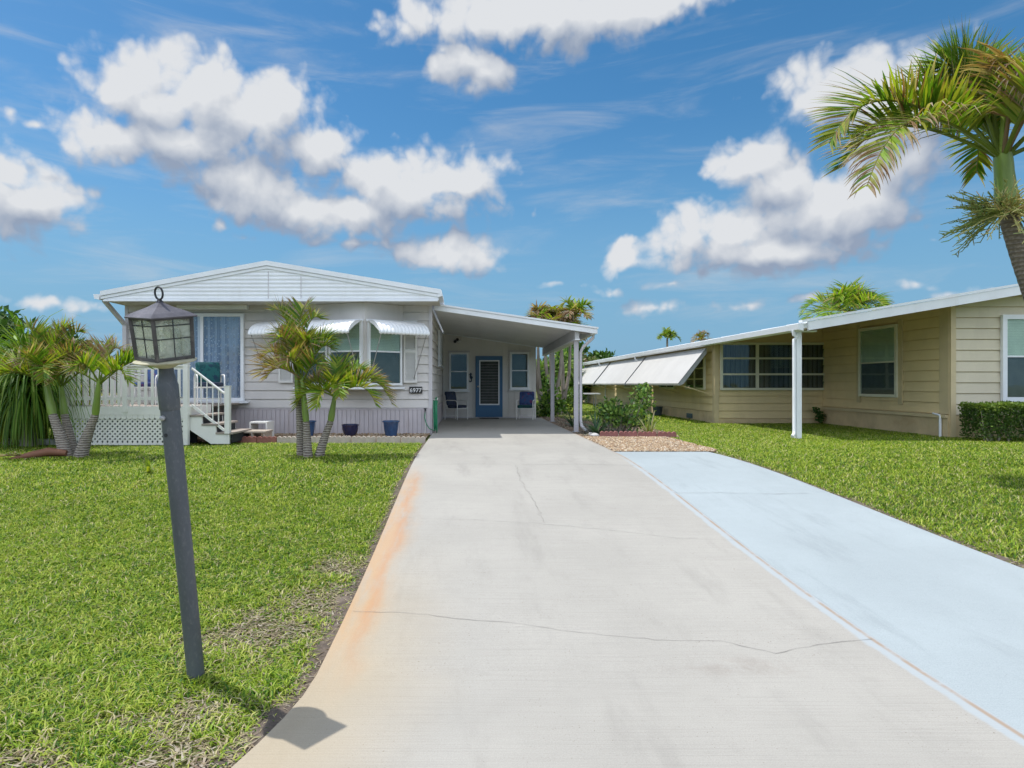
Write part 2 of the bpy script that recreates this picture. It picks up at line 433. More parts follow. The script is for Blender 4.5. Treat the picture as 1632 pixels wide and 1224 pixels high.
def concrete(name, base, painted=False):
    m, nt, out = nodes_of(name)
    tc = nd(nt, 'ShaderNodeTexCoord'); ob = tc.outputs['Object']
    sp = nd(nt, 'ShaderNodeSeparateXYZ', i_0=ob); X, Y = sp.outputs[0], sp.outputs[1]
    n1 = nd(nt, 'ShaderNodeTexNoise', i_Vector=ob, i_Scale=.7, i_Detail=7.0, i_Roughness=.6)
    c = mixc(nt, sstep(nt, n1.outputs['Fac'], .3, .72), tuple(v * .93 for v in base), tuple(v * 1.05 for v in base))
    n4 = nd(nt, 'ShaderNodeTexNoise', i_Vector=ob, i_Scale=4.5, i_Detail=6.0, i_Roughness=.7)
    c = mixc(nt, mth(nt, 'MULTIPLY', sstep(nt, n4.outputs['Fac'], .5, .8), .38 if not painted else .26), c, tuple(v * .80 for v in base))
    # broom marks running across the drive
    mp = nd(nt, 'ShaderNodeMapping', i_Vector=ob); mp.inputs['Scale'].default_value = (1.6, 95, 1)
    br = nd(nt, 'ShaderNodeTexNoise', i_Vector=mp.outputs[0], i_Scale=1.0, i_Detail=3.0)
    c = mixc(nt, mth(nt, 'MULTIPLY', sstep(nt, br.outputs['Fac'], .42, .75), .30 if not painted else .06), c, tuple(v * .72 for v in base))
    # fine pits
    vo = nd(nt, 'ShaderNodeTexNoise', i_Vector=ob, i_Scale=62.0, i_Detail=2.0, i_Roughness=.8)
    vn = nd(nt, 'ShaderNodeTexNoise', i_Vector=ob, i_Scale=1.9, i_Detail=3.0)
    pit = mth(nt, 'MULTIPLY', sstep(nt, vo.outputs['Fac'], .665, .71), sstep(nt, vn.outputs['Fac'], .40, .60))
    c = mixc(nt, mth(nt, 'MULTIPLY', pit, .75 if not painted else .3), c, (.15, .12, .09))
    fg = nd(nt, 'ShaderNodeTexNoise', i_Vector=ob, i_Scale=150.0, i_Detail=3.0, i_Roughness=.8)
    gk = mth(nt, 'MULTIPLY_ADD', fg.outputs['Fac'], .62, .69); gcl = nd(nt, 'ShaderNodeCombineColor', i_Red=gk, i_Green=gk, i_Blue=gk)
    c = mixc(nt, 1.0, c, gcl.outputs[0], 'MULTIPLY')
    # faint trodden dirt in long smears
    mp5 = nd(nt, 'ShaderNodeMapping', i_Vector=ob); mp5.inputs['Scale'].default_value = (2.6, .55, 1)
    n5 = nd(nt, 'ShaderNodeTexNoise', i_Vector=mp5.outputs[0], i_Scale=1.0, i_Detail=8.0, i_Roughness=.68)
    c = mixc(nt, mth(nt, 'MULTIPLY', sstep(nt, n5.outputs['Fac'], .50, .76), .42), c, tuple(v * .62 for v in base))
    if not painted:
        # yellow dust along the street end and rust bled in from the sprinkler side
        ex = mth(nt, 'SUBTRACT', 3.4, Y); ex = mth(nt, 'DIVIDE', mth(nt, 'MAXIMUM', ex, 0.0), .8)
        ex = mth(nt, 'MULTIPLY', mth(nt, 'POWER', ex, 1.6), -.16)
        dx = mth(nt, 'SUBTRACT', mth(nt, 'SUBTRACT', X, -.83), ex)      # distance from the edge
        n2 = nd(nt, 'ShaderNodeTexNoise', i_Vector=ob, i_Scale=1.3, i_Detail=6.0, i_Roughness=.6)
        dw = mth(nt, 'MULTIPLY_ADD', mth(nt, 'SUBTRACT', n2.outputs['Fac'], .5), .32, dx)
        yel = mth(nt, 'MULTIPLY', sstep(nt, dw, .9, .05), sstep(nt, Y, 6.5, 3.2))
        c = mixc(nt, mth(nt, 'MULTIPLY', yel, .42), c, (.45, .33, .165))
        mp3 = nd(nt, 'ShaderNodeMapping', i_Vector=ob); mp3.inputs['Scale'].default_value = (7, 1.1, 1)
        n3 = nd(nt, 'ShaderNodeTexNoise', i_Vector=mp3.outputs[0], i_Scale=1.0, i_Detail=6.0, i_Roughness=.65)
        band = mth(nt, 'MULTIPLY', sstep(nt, dw, .36, .06), mth(nt, 'MULTIPLY', sstep(nt, Y, 3.0, 4.4), sstep(nt, Y, 9.6, 7.6)))
        rust = mth(nt, 'MULTIPLY', band, mth(nt, 'MULTIPLY_ADD', sstep(nt, n3.outputs['Fac'], .30, .62), .42, .14))
        c = mixc(nt, rust, c, (.52, .29, .115))
        core = mth(nt, 'MULTIPLY', band, mth(nt, 'MULTIPLY', sstep(nt, mth(nt, 'ABSOLUTE', mth(nt, 'SUBTRACT', dw, .16)), .09, .0), sstep(nt, n3.outputs['Fac'], .30, .58)))
        c = mixc(nt, mth(nt, 'MULTIPLY', core, .38), c, (.46, .17, .05))
        # faint oil smudge
        sm = nd(nt, 'ShaderNodeVectorMath', operation='MULTIPLY_ADD', i_0=ob, i_1=(1 / .5, 1 / .16, 0), i_2=(-1.55 / .5, -3.55 / .16, 0))
        ln = nd(nt, 'ShaderNodeVectorMath', operation='LENGTH', i_0=sm.outputs[0])
        c = mixc(nt, mth(nt, 'MULTIPLY', mth(nt, 'MULTIPLY', sstep(nt, ln.outputs['Value'], 1.2, .1), sstep(nt, n4.outputs['Fac'], .4, .6)), .22), c, (.20, .15, .12))
        # paint overlapping from the neighbouring strip
        pe = mth(nt, 'MULTIPLY_ADD', mth(nt, 'SUBTRACT', n4.outputs['Fac'], .5), .09, X)
        c = mixc(nt, mth(nt, 'MULTIPLY', sstep(nt, pe, XM - .115, XM - .085), sstep(nt, Y, 10.5, 8.8)), c, (.37, .40, .415))
        dl = mth(nt, 'ABSOLUTE', mth(nt, 'SUBTRACT', X, XM - .03))
        c = mixc(nt, mth(nt, 'MULTIPLY', sstep(nt, dl, .024, .004), sstep(nt, n4.outputs['Fac'], .3, .6)), c, (.33, .26, .2))
    b = nd(nt, 'ShaderNodeBsdfPrincipled', i_Roughness=.85); b.inputs['Specular IOR Level'].default_value = .25
    lk(nt, c, b.inputs['Base Color'])
    h = mth(nt, 'MULTIPLY_ADD', vo.outputs['Fac'], .6, br.outputs['Fac'])
    bp = nd(nt, 'ShaderNodeBump', i_Height=h, i_Strength=.35, i_Distance=.006); lk(nt, bp.outputs[0], b.inputs['Normal'])
    lk(nt, b.outputs[0], out.inputs[0]); MATS[name] = m
concrete('drive_concrete', (.375, .358, .325)); concrete('painted_concrete', (.350, .395, .412), True)

def slab(name, m, fl, fr, ys, dz=0.0):
    mb = MB(); n = len(ys); vs = []
    for y in ys:
        z = gf(y) + dz; a, b = float(fl(y)), float(fr(y))
        k = 10
        vs += [(a, y, z - .14)] + [(a + (b - a) * i / k, y, z) for i in range(k + 1)] + [(b, y, z - .14)]
    w = 13
    mb.add(vs, [(j * w + i, j * w + i + 1, (j + 1) * w + i + 1, (j + 1) * w + i) for j in range(n - 1) for i in range(w - 1)] + [tuple(range(w)), tuple(range((n - 1) * w, n * w))])
    return tag(mb.build(name, m, smooth=30), kind='structure')
DY = list(np.linspace(-2.2, 10.6, 60)) + [12, 14, 15.5, 18, 21.75]
drive = slab('driveway', 'drive_concrete', edge_left, lambda y: XM - .004, DY)
slab('parking_strip', 'painted_concrete', lambda y: XM + .006, edge_right, [y for y in np.linspace(-2.2, 10.9, 60)], -.006)

# hairline cracks: thin dark ribbons lying on the concrete
mat('crack_dark', (.20, .19, .18), .9, .3, 8)
def crack(pts, w=.006, seed=0, amp=.012):
    r = random.Random(seed); P = []
    for (a, b) in zip(pts[:-1], pts[1:]):
        k = max(2, int(math.hypot(b[0] - a[0], b[1] - a[1]) / .06))
        for i in range(k):
            t = i / k; P.append((a[0] + (b[0] - a[0]) * t + r.gauss(0, amp), a[1] + (b[1] - a[1]) * t + r.gauss(0, amp)))
    P.append(pts[-1]); mb = MB(); L = []
    for i, q in enumerate(P):
        d = Vector(P[min(i + 1, len(P) - 1)]) - Vector(P[max(i - 1, 0)]); nrm = Vector((-d.y, d.x)).normalized() * (w * r.uniform(.35, 1.0) / 2)
        for s in (-1, 1): L.append((q[0] + s * nrm.x, q[1] + s * nrm.y, gf(q[1]) + .0035))
    mb.add(L, [(2 * i, 2 * i + 1, 2 * i + 3, 2 * i + 2) for i in range(len(P) - 1)])
    return mb.build('crack', 'crack_dark', drive)
crack([gp(*q) for q in [(560, 975), (640, 976), (740, 988), (830, 994), (880, 1003), (960, 1012), (1060, 1021), (1150, 1022), (1240, 1042), (1300, 1027), (1390, 1019)]], .0045, 1, .006)
crack([gp(*q) for q in [(645, 825), (760, 829), (850, 834), (930, 841), (1000, 848), (1080, 858), (1180, 862)]], .0045, 2, .008)
crack([gp(*q) for q in [(822, 742), (830, 765), (845, 790), (858, 812), (868, 834)]], .005, 3, .01)
crack([gp(*q) for q in [(662, 741), (740, 739.5), (830, 740.5), (930, 740), (1012, 742)]], .009, 4, .006)
def stripcrack():
    pts = [gp(*q) for q in [(1075, 785), (1150, 785), (1220, 787), (1290, 786)]]
    o = crack(pts, .009, 5, .006); return o
stripcrack()

# dark bare soil between lawn and drive
mat('bare_soil', (.12, .095, .075), .95, .35, 9, bump=1.0, bscale=40)
def strip(name, m, fl, fr, ys, dz):
    mb = MB(); vs = []
    r = random.Random(3)
    for y in ys:
        a, b = float(fl(y)), float(fr(y)); z = gf(y) + dz
        vs += [(a, y, z - .014), (a * .5 + b * .5 + r.uniform(-.02, .02), y, z + r.uniform(-.004, .01)), (b, y, z)]
    n = len(ys); mb.add(vs, [(j * 3 + i, j * 3 + i + 1, (j + 1) * 3 + i + 1, (j + 1) * 3 + i) for j in range(n - 1) for i in range(2)])
    return tag(mb.build(name, m, smooth=60), kind='structure')
yy = np.linspace(-2, 12.8, 120)
strip('soil_edge', 'bare_soil', lambda y: edge_left(y) - .05 - .22 * max(0, float(fbm(y, 0, 5, 1.3)) - .3) * (1.6 if y < 6 else .7), lambda y: edge_left(y) + .01, yy, -.022)
strip('soil_edge', 'bare_soil', lambda y: edge_right(y) - .01, lambda y: edge_right(y) + .05 + .20 * max(0, float(fbm(y, 9, 6, 1.3)) - .3), np.linspace(-2, 10.9, 100), -.022)

# gravel and planting beds
mat('bed_sand', (.32, .22, .135), .95, .25, 6, bump=.8, bscale=50)
mat('bed_mulch', (.22, .16, .11), .95, .35, 8, bump=1.0, bscale=40)
def sheet(name, m, poly, dz):
    mb = MB(); mb.add([(x, y, gf(y) + dz) for x, y in poly], [tuple(range(len(poly)))])
    return tag(mb.build(name, m), kind='structure')
BEDL = [(-5.6, 12.72), (-.9, 12.72), (-.9, 14.95), (-7.9, 14.95), (-7.9, 13.2), (-5.6, 13.2)]
BEDG = [(2.56, 10.92), (4.3, 10.92), (4.45, 11.2), (4.4, 13.91), (2.56, 13.91)]
BEDR = [(2.56, 13.92), (4.75, 13.92), (4.9, 16.2), (3.9, 19.6), (2.56, 24)]
sheet('gravel_bed', 'bed_sand', BEDL, -.012); sheet('gravel_bed', 'bed_sand', BEDG, -.012); sheet('planting_bed', 'bed_mulch', BEDR, -.012)

def inpoly(px, py, poly):
    c = np.zeros(len(px), bool); j = len(poly) - 1
    for i in range(len(poly)):
        xi, yi = poly[i]; xj, yj = poly[j]
        if yi != yj:
            t = ((yi > py) != (yj > py)) & (px < (xj - xi) * (py - yi) / (yj - yi) + xi); c ^= t
        j = i
    return c
attr_mat('pebble_stone', .8, 0, .3)
def pebbles(name, poly, n, size, pal, label):
    P = np.array(poly); lo, hi = P.min(0), P.max(0)
    q = lo + rng.random((n, 2)) * (hi - lo); q = q[inpoly(q[:, 0], q[:, 1], poly)]; n = len(q)
    s = size * (.5 + rng.random(n)); oct_ = np.array([(1, 0, 0), (0, 1, 0), (-1, 0, 0), (0, -1, 0), (0, 0, 1), (.2, .2, -.6)])
    fc = np.array([(0, 1, 4), (1, 2, 4), (2, 3, 4), (3, 0, 4), (1, 0, 5), (2, 1, 5), (3, 2, 5), (0, 3, 5)])
    a = rng.random(n) * 2 * PI
    V = oct_[None] * s[:, None, None] * (np.array([1, 1, .55])[None, None] * (.7 + .6 * rng.random((n, 1, 3))))
    x = V[..., 0] * np.cos(a)[:, None] - V[..., 1] * np.sin(a)[:, None]; y = V[..., 0] * np.sin(a)[:, None] + V[..., 1] * np.cos(a)[:, None]
    V = np.stack([x + q[:, 0, None], y + q[:, 1, None], V[..., 2] + (g(q[:, 1]) - .004 + s * .15)[:, None]], -1)
    pal = np.array(pal); col = pal[rng.integers(0, len(pal), n)] * (.75 + .5 * rng.random((n, 1)))
    F_ = (fc[None] + (np.arange(n) * 6)[:, None, None])
    return tag(np_mesh(name, V, F_, 3, np.repeat(col, 6, 0), 'pebble_stone'), label, 'gravel', kind='stuff')
PAL = [(.38, .28, .17), (.43, .34, .24), (.30, .20, .12), (.52, .44, .34), (.23, .16, .11), (.36, .24, .14)]
pebbles('gravel', BEDL, 9000, .019, PAL, 'tan pebbles in the bed below the grey skirting')
pebbles('gravel', BEDG, 9000, .021, PAL, 'tan and orange pebbles between pale blue strip and red edging')
pebbles('gravel', BEDR, 2500, .022, [(.3, .22, .15), (.4, .32, .24), (.2, .15, .11)], 'brown wood chips among the bed plants beside the carport')

# ------------------------------------------------------------------ grass blades
attr_mat('grass_blade', .55, .35, .25, (1.05, 1.15, .5))
LAMP_XY = gp(312, 1072)
def bareness(x, y):
    el_ = edge_left(y); er = edge_right(y)
    b = np.zeros_like(x)
    d = el_ - x
    n = fbm(x, y, 31, 1.6); n2 = fbm(x, y, 77, 5.0, 3)
    left = (x < 0)
    b = np.where(left, np.clip(1.2 - d / (.09 + .85 * np.clip(n - .42, 0, 1) * np.clip((6.5 - y) / 2.2, .2, 1.3)), 0, 1), b)
    rr = x - er
    b = np.where(~left, np.clip(1.15 - rr / (.09 + .7 * np.clip(n - .42, 0, 1)), 0, 1), b)
    for cx, cy, r in [(-1.35, 4.05, .42), (-1.0, 4.6, .45), (-1.36, 3.05, .26), (-1.25, 2.72, .2), (-1.02, 5.3, .3), (-1.9, 2.6, .22)]:
        dd = np.hypot(x - cx, (y - cy) * 1.2) / r
        b = np.maximum(b, np.clip(1.35 - dd + (n2 - .5) * 1.6, 0, .93))
    return b
def excluded(x, y):
    e = (x > edge_left(y) - .015) & (x < edge_right(y) + .015) & (y < 10.95)
    e |= (x > -.9) & (x < 2.78) & (y >= 10.9) & (y < 21.8)
    e |= inpoly(x, y, [(-8.1, 12.55), (-.88, 12.55), (-.88, 25), (-8.1, 25)])
    e |= inpoly(x, y, [(p[0], p[1]) for p in BEDG]) | inpoly(x, y, BEDR)
    e |= (x > 7.42) & (y > 18.85) | (x > 10.65) & (y > 13.85)
    e |= (x < -7.5) & (y > 12.1) & (y < 13.6)
    return e
def grass(name, x0, x1, y0, y1, n, hgt, wid, label, seed, nseg=2):
    r = np.random.default_rng(seed)
    k = int(n * 1.0)
    # rows nearer the camera get more blades
    x = x0 + (x1 - x0) * r.random(k); y = y0 + (y1 - y0) * r.random(k)
    keep = ~excluded(x, y)
    vis = (x < (1.0 * y + 1.5)) & (x > (-.80 * y - 1.2))
    keep &= vis
    x, y = x[keep], y[keep]
    b = bareness(x, y)
    keep = r.random(len(x)) > b * .9
    x, y, b = x[keep], y[keep], b[keep]
    n = len(x)
    cl = fbm(x, y, 5, .55); cl2 = fbm(x, y, 8, 2.6); cl3 = vnoise(x, y, 12, 9.0)
    h = hgt * (.55 + .8 * r.random(n)) * (.75 + .5 * cl2) * (1 - .5 * b)
    w = wid * (.6 + .8 * r.random(n))
    a = r.random(n) * 2 * PI
    lean = .5 + 1.5 * r.random(n) ** .8 + .5 * b
    dx, dy = np.cos(a), np.sin(a)
    z0 = g(y) - .035
    wx, wy = -dy * w / 2, dx * w / 2
    mx = x + dx * h * lean * .42; my = y + dy * h * lean * .42; mz = z0 + h * .72
    tx = x + dx * h * lean * 1.05; ty = y + dy * h * lean * 1.05; tz = z0 + h * (1.02 - .25 * np.clip(lean - .7, 0, 1))
    V = np.stack([np.stack([x - wx, y - wy, z0], -1), np.stack([x + wx, y + wy, z0], -1),
                  np.stack([mx + wx * .85, my + wy * .85, mz], -1), np.stack([mx - wx * .85, my - wy * .85, mz], -1),
                  np.stack([tx, ty, tz], -1)], 1)
    F_ = np.array([(0, 1, 2), (0, 2, 3), (3, 2, 4)])[None] + (np.arange(n) * 5)[:, None, None]
    pal = np.array([(.215, .335, .027), (.325, .42, .042), (.46, .50, .10), (.065, .16, .018), (.56, .49, .28)])
    pr = np.stack([.30 + 0 * cl, .30 + .5 * (cl - .5), .18 + .9 * (cl3 - .5) * (cl > .4), .26 - .3 * (cl - .5), .085 + .6 * b + .30 * np.clip(cl2 - .55, 0, 1)], -1)
    pr = np.clip(pr, .01, None); pr = np.cumsum(pr / pr.sum(1, keepdims=True), 1)
    idx = (r.random(n)[:, None] > pr).sum(1).clip(0, 4)
    col = pal[idx] * (.8 + .4 * r.random((n, 1)))
    return tag(np_mesh(name, V, F_, 3, np.repeat(col, 5, 0), 'grass_blade'), label, 'grass', kind='stuff')
def thatch(x0, x1, y0, y1, n, seed, label):
    r = np.random.default_rng(seed); x = x0 + (x1 - x0) * r.random(n); y = y0 + (y1 - y0) * r.random(n)
    b = bareness(x, y); k = ~excluded(x, y) & (r.random(n) < np.clip(b * 1.3, .10, 1)); x, y, b = x[k], y[k], b[k]; n = len(x)
    L = .03 + .06 * r.random(n); w = .0035 + .004 * r.random(n); a = r.random(n) * 2 * PI; dx, dy = np.cos(a) * L, np.sin(a) * L; wx, wy = -np.sin(a) * w, np.cos(a) * w
    z = g(y) - .03 + .012 * r.random(n); zt = z + .02 * (r.random(n) - .3)
    V = np.stack([np.stack([x - wx, y - wy, z], -1), np.stack([x + wx, y + wy, z], -1), np.stack([x + dx, y + dy, zt], -1)], 1)
    F_ = np.array([(0, 1, 2)])[None] + (np.arange(n) * 3)[:, None, None]
    pal = np.array([(.34, .27, .19), (.44, .37, .28), (.24, .18, .13), (.30, .29, .14), (.5, .44, .36)])
    col = pal[r.integers(0, 5, n)] * (.8 + .4 * r.random((n, 1)))
    return tag(np_mesh('dead_grass', V, F_, 3, np.repeat(col, 3, 0), 'grass_blade'), label, 'dead grass', kind='stuff')
grass('grass', -5.5, .0, 1.2, 4.6, int(GRASS * 135000), .042, .0075, 'coarse green lawn blades around the black lamp post', 1)
grass('grass', -8.2, .0, 4.6, 7.6, int(GRASS * 170000), .042, .0085, 'sunny green lawn blades beside the rust stained drive edge', 2)
grass('grass', -12.5, .0, 7.6, 12.7, int(GRASS * 180000), .042, .0105, 'green lawn blades around the young palms', 3)
grass('grass', 3.8, 12.5, 3.5, 9.0, int(GRASS * 110000), .042, .009, 'green lawn blades along the outer edge of the pale blue strip', 4)
grass('grass', 3.6, 16.0, 9.0, 19.0, int(GRASS * 230000), .042, .011, 'green lawn blades in front of the tan home', 5)
grass('grass', 2.7, 7.5, 19.0, 42.0, int(GRASS * 45000), .06, .024, 'green lawn blades between the two homes', 6)
grass('grass', -15.0, -7.6, 12.6, 22.0, int(GRASS * 20000), .06, .02, 'green lawn blades beyond the white deck', 7)
thatch(-4.6, -.8, 1.2, 7.6, 60000, 21, 'dry dead grass lying in thin patches beside the drive edge')
thatch(4.1, 6.5, 3.5, 10.9, 25000, 22, 'dry dead grass along the outer edge of the pale blue strip')
# ------------------------------------------------------------------ the grey home with carport
GREY = (.63, .60, .58)
mat('grey_siding', GREY, .6, .05, 1.3, bump=.08, bscale=30, dirt=(.36, .32, .29), dirt_amt=.22, dirt_scale=(3, 3, .5))
mat('grey_skirt', (.52, .478, .498), .65, .06, 2, dirt=(.36, .29, .25), dirt_amt=.35, dirt_scale=(6, 6, .8))
mat('white_metal', (.80, .82, .85), .42, .04, 2, spec=.45, dirt=(.5, .47, .42), dirt_amt=.16, dirt_scale=(4, 4, .7))
mat('white_paint', (.80, .79, .76), .55, .04, 3, dirt=(.55, .52, .46), dirt_amt=.22, dirt_scale=(5, 5, 1.2))
mat('roof_white', (.78, .79, .80), .5, .05, 1, dirt=(.5, .5, .48), dirt_amt=.2)
mat('trim_grey', (.56, .54, .56), .55, .05, 2)
mat('wall_board', (.70, .675, .64), .65, .05, 1.2, dirt=(.40, .37, .34), dirt_amt=.2, dirt_scale=(6, 6, .4))
mat('soffit_grey', (.80, .80, .78), .5, .04, .8, dirt=(.42, .40, .36), dirt_amt=.25, dirt_scale=(1.5, .3, 1))
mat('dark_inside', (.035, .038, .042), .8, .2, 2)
mat('blind_slat', (.82, .86, .74), .5, .05, 4)
mat('dark_slat', (.13, .14, .15), .5, .1, 4)
mat('door_blue', (.035, .13, .27), .4, .06, 2, spec=.5)
mat('joint_dark', (.14, .13, .13), .8, .1, 4)
mat('rod_grey', (.42, .42, .43), .4, .1, 5, metal=.5)
mat('black_metal', (.03, .03, .034), .5, .2, 6)
mat('louvre_pane', (.06, .07, .07), .15, .2, 6, spec=.6)
mat('chrome', (.7, .7, .7), .2, .05, 5, metal=1.0)
glass_mat('window_glass', (.86, .92, .90), 1.0, .05)
glass_mat('door_glass', (.80, .85, .90), 1.5, .08)

def lap_boards(mb, x0, x1, z0, z1, pitch, depth=.034, gap=.016, clip=None, rnd=None):
    """clapboards in local coords: x along the wall, y outward, z up; clip(z) gives the x where the roof line starts"""
    z = z0
    while z < z1 - .005:
        zt = min(z + pitch, z1)
        xa = x0 if clip is None else max(x0, clip(z)); xb = x0 if clip is None else max(x0, clip(zt))
        zb_ = z + gap            # dark open reveal under every board
        if xa < x1 - .01:
            xb = min(xb, x1 - .01)
            jr = random.Random(int(z * 997) + int(x1 * 31)); jx = jr.uniform(x0 + .4, x1 - .4) if x1 - x0 > 2 else 0
            if jx > max(xa, xb) + .2:            # butt joint between two lengths of board
                mb.add([(jx - .012, depth + .002, zb_ - .004), (jx + .012, depth + .002, zb_ - .004), (jx + .012, .0145, zt), (jx - .012, .0145, zt)], [(0, 1, 2, 3)])
            mb.add([(xa, depth, zb_), (x1, depth, zb_), (x1, .012, zt), (xb, .012, zt), (xa, -.02, zb_), (x1, -.02, zb_), (x1, -.02, zt), (xb, -.02, zt)],
                   [(0, 1, 2, 3), (0, 4, 5, 1), (0, 3, 7, 4), (1, 5, 6, 2), (3, 2, 6, 7), (4, 7, 6, 5)])
        z = zt

def window(parent, o, u, n, w, h, rows=2, cols=1, frame=.05, name='window', frame_mat='white_metal', upper='blind_slat', lower='dark_slat',
           split=.5, glass='window_glass', sill=True, muntin=.03, proud=.07, blinds=True):
    """a framed window set on a wall: frame, glass, blinds and a dark board standing for the unlit room"""
    m = MB()
    m.box(0, w, .0, proud, 0, frame); m.box(0, w, 0, proud, h - frame, h)
    m.box(0, frame, 0, proud, frame, h - frame); m.box(w - frame, w, 0, proud, frame, h - frame)
    for i in range(1, cols):
        x = w * i / cols; m.box(x - muntin, x + muntin, 0.03, proud - .004, frame, h - frame)
    for j in range(1, rows):
        z = h * j / rows if rows != 2 else h * split
        for i in range(cols):
            xa = frame if i == 0 else w * i / cols + muntin; xb = w - frame if i == cols - 1 else w * (i + 1) / cols - muntin
            m.box(xa, xb, 0.03, proud - .008, z - muntin * .6, z + muntin * .6)
    m.xf(o, u, n); fr = m.build(name, frame_mat, parent)
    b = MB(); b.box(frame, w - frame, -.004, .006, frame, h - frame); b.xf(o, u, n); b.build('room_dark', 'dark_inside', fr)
    p_ = MB(); p_.box(frame - .004, w - frame + .004, .045, .05, frame - .004, h - frame + .004); p_.xf(o, u, n); p_.build('pane', glass, fr)
    if blinds:
        for (za, zb, mm) in ((h * split, h - frame, upper), (frame, h * split, lower)):
            if not mm: continue
            s = MB(); z = za + .012
            while z < zb - .01:
                s.add([(frame, .036, z), (w - frame, .036, z), (w - frame, .018, z + .036), (frame, .018, z + .036)], [(0, 1, 2, 3)])
                z += .036
            s.xf(o, u, n); s.build('blind', mm, fr, fix=False)
    if sill:
        s = MB(); s.box(-.04, w + .04, 0, proud + .04, -.045, -.002); s.xf(o, u, n); s.build('sill', frame_mat, fr)
    return fr

HX0, HX1, HY, GY, RY = -8.12, -.85, 14.9, 14.0, 21.6
ZB, ZS, ZT = .43, 1.02, 3.48
home = thing('mobile_home', 'grey mobile home with white corrugated gable and angled window bay', 'house', (-4.5, HY, ZB))
U, NF = Vector((1, 0, 0)), Vector((0, -1, 0))

# body behind the siding (plain box, boards sit on it)
m = MB(); m.box(HX0 + .03, HX1 - .03, HY + .03, 30, ZB - .1, ZT + .05); m.build('wall_core', 'wall_board', home)
m = MB(); lap_boards(m, 0, HX1 - HX0 - .07, 0, ZT - ZS, .207); m.xf((HX0 + .01, HY + .025, ZS), U, NF); m.build('front_wall', 'grey_siding', home)
m = MB(); lap_boards(m, .05, RY - HY, 0, 3.4 - ZS, .207); m.xf((HX1 - .03, HY, ZS), (0, 1, 0), (1, 0, 0)); m.build('side_wall', 'grey_siding', home)
m = MB(); lap_boards(m, 0, 14, 0, ZT - ZS, .207); m.xf((HX0 + .03, HY, ZS), (0, 1, 0), (-1, 0, 0)); m.build('side_wall', 'grey_siding', home)
m = MB()
m.box(HX1 - .07, HX1 + .012, HY - .012, HY + .03, ZS - .02, ZT); m.box(HX1 - .03, HX1 + .012, HY + .03, HY + .09, ZS - .02, ZT); m.build('corner_trim', 'trim_grey', home); m = MB()
m.box(HX0 - .012, HX0 + .07, HY - .012, HY + .03, ZS - .02, ZT)
m.build('corner_trim', 'trim_grey', home)
# vertical skirting panels
m = MB(); x = HX0; k = 0
while x < HX1 - .01:
    w = .105; m.box(x + .006, min(x + w - .006, HX1), HY - .012, HY + .02, ZB - .12, ZS - .03); k += 1; x += w
m.box(HX0, HX1, HY + .004, HY + .026, ZB - .12, ZS - .03)
m.box(HX0, HX1 + .005, HY - .022, HY + .02, ZS - .03, ZS + .004)
y = HY + .03
while y < RY:
    m.box(HX1 - .02, HX1 + .0, y + .004, y + .1, ZB - .12, ZS - .03); y += .105
m.build('skirting', 'grey_skirt', home)

# low roof with a white corrugated gable hung forward over the front
def roofz(x):           # underside line of the roof at the front edge
    px = -4.48
    if x < px: return 3.62 + (x - HX0) / (px - HX0) * (4.30 - 3.62)
    return 4.30 + (x - px) / (-.62 - px) * (3.66 - 4.30)
xsR = [HX0 - .06, -4.48, -.62]
m = MB()
top = [(HX0 - .06, 3.64), (-4.48, 4.32), (-.60, 3.68)]
m.prism([(a, b - .0) for a, b in top] + [(a, b - .05) for a, b in reversed(top)], 'y', GY + .02, 30.5)
m.build('roof', 'roof_white', home)
# fascia following the gable: two stepped bands
m = MB()
for (d0, d1, ya, yb) in ((.03, -.075, GY - .035, GY + .03), (-.08, -.145, GY - .012, GY + .03)):
    m.prism([(a, b + d0) for a, b in top] + [(a, b + d1) for a, b in reversed(top)], 'y', ya, yb)
m.build('fascia', 'white_metal', home)
# gable: horizontal corrugation as real relief
m = MB(); zz = 3.475; rows = []
while zz < 4.2:
    rows.append(zz); zz += .0145
prev = None
for i, z in enumerate(rows):
    xa = HX0 - .02 if z < 3.5 else HX0 + (z - 3.5) / (4.19 - 3.5) * (-4.48 - HX0)
    xb = -.64 if z < 3.55 else -.64 + (z - 3.55) / (4.19 - 3.55) * (-4.48 + .64)
    if xb - xa < .02: break
    yv = GY + .012 + .0048 * math.cos(2 * PI * (z - 3.475) / .087)
    cur = [(xa, yv, z), (xb, yv, z)]
    if prev: m.add(prev + cur, [(0, 1, 3, 2)])
    prev = cur
m.build('gable', 'white_metal', home, smooth=50)
m = MB()
for xg in (-4.45, -3.72):
    m = MB(); m.box(xg, xg + .012, GY - .004, GY + .012, 3.5, roofz(xg) - .17); m.build('gable_seam', 'trim_grey', home)
# soffit with aged underside
mat('soffit_old', (.55, .52, .44), .7, .1, 2, dirt=(.40, .36, .26), dirt_amt=.4, dirt_scale=(2, 2, 1))
m = MB(); m.box(HX0 - .02, -.64, GY + .03, HY + .02, 3.462, 3.476); m.build('soffit', 'soffit_old', home)
m = MB(); m.box(HX0 + .0, -.66, GY - .022, GY + .03, 3.445, 3.475); m.build('gable_rail', 'white_metal', home)
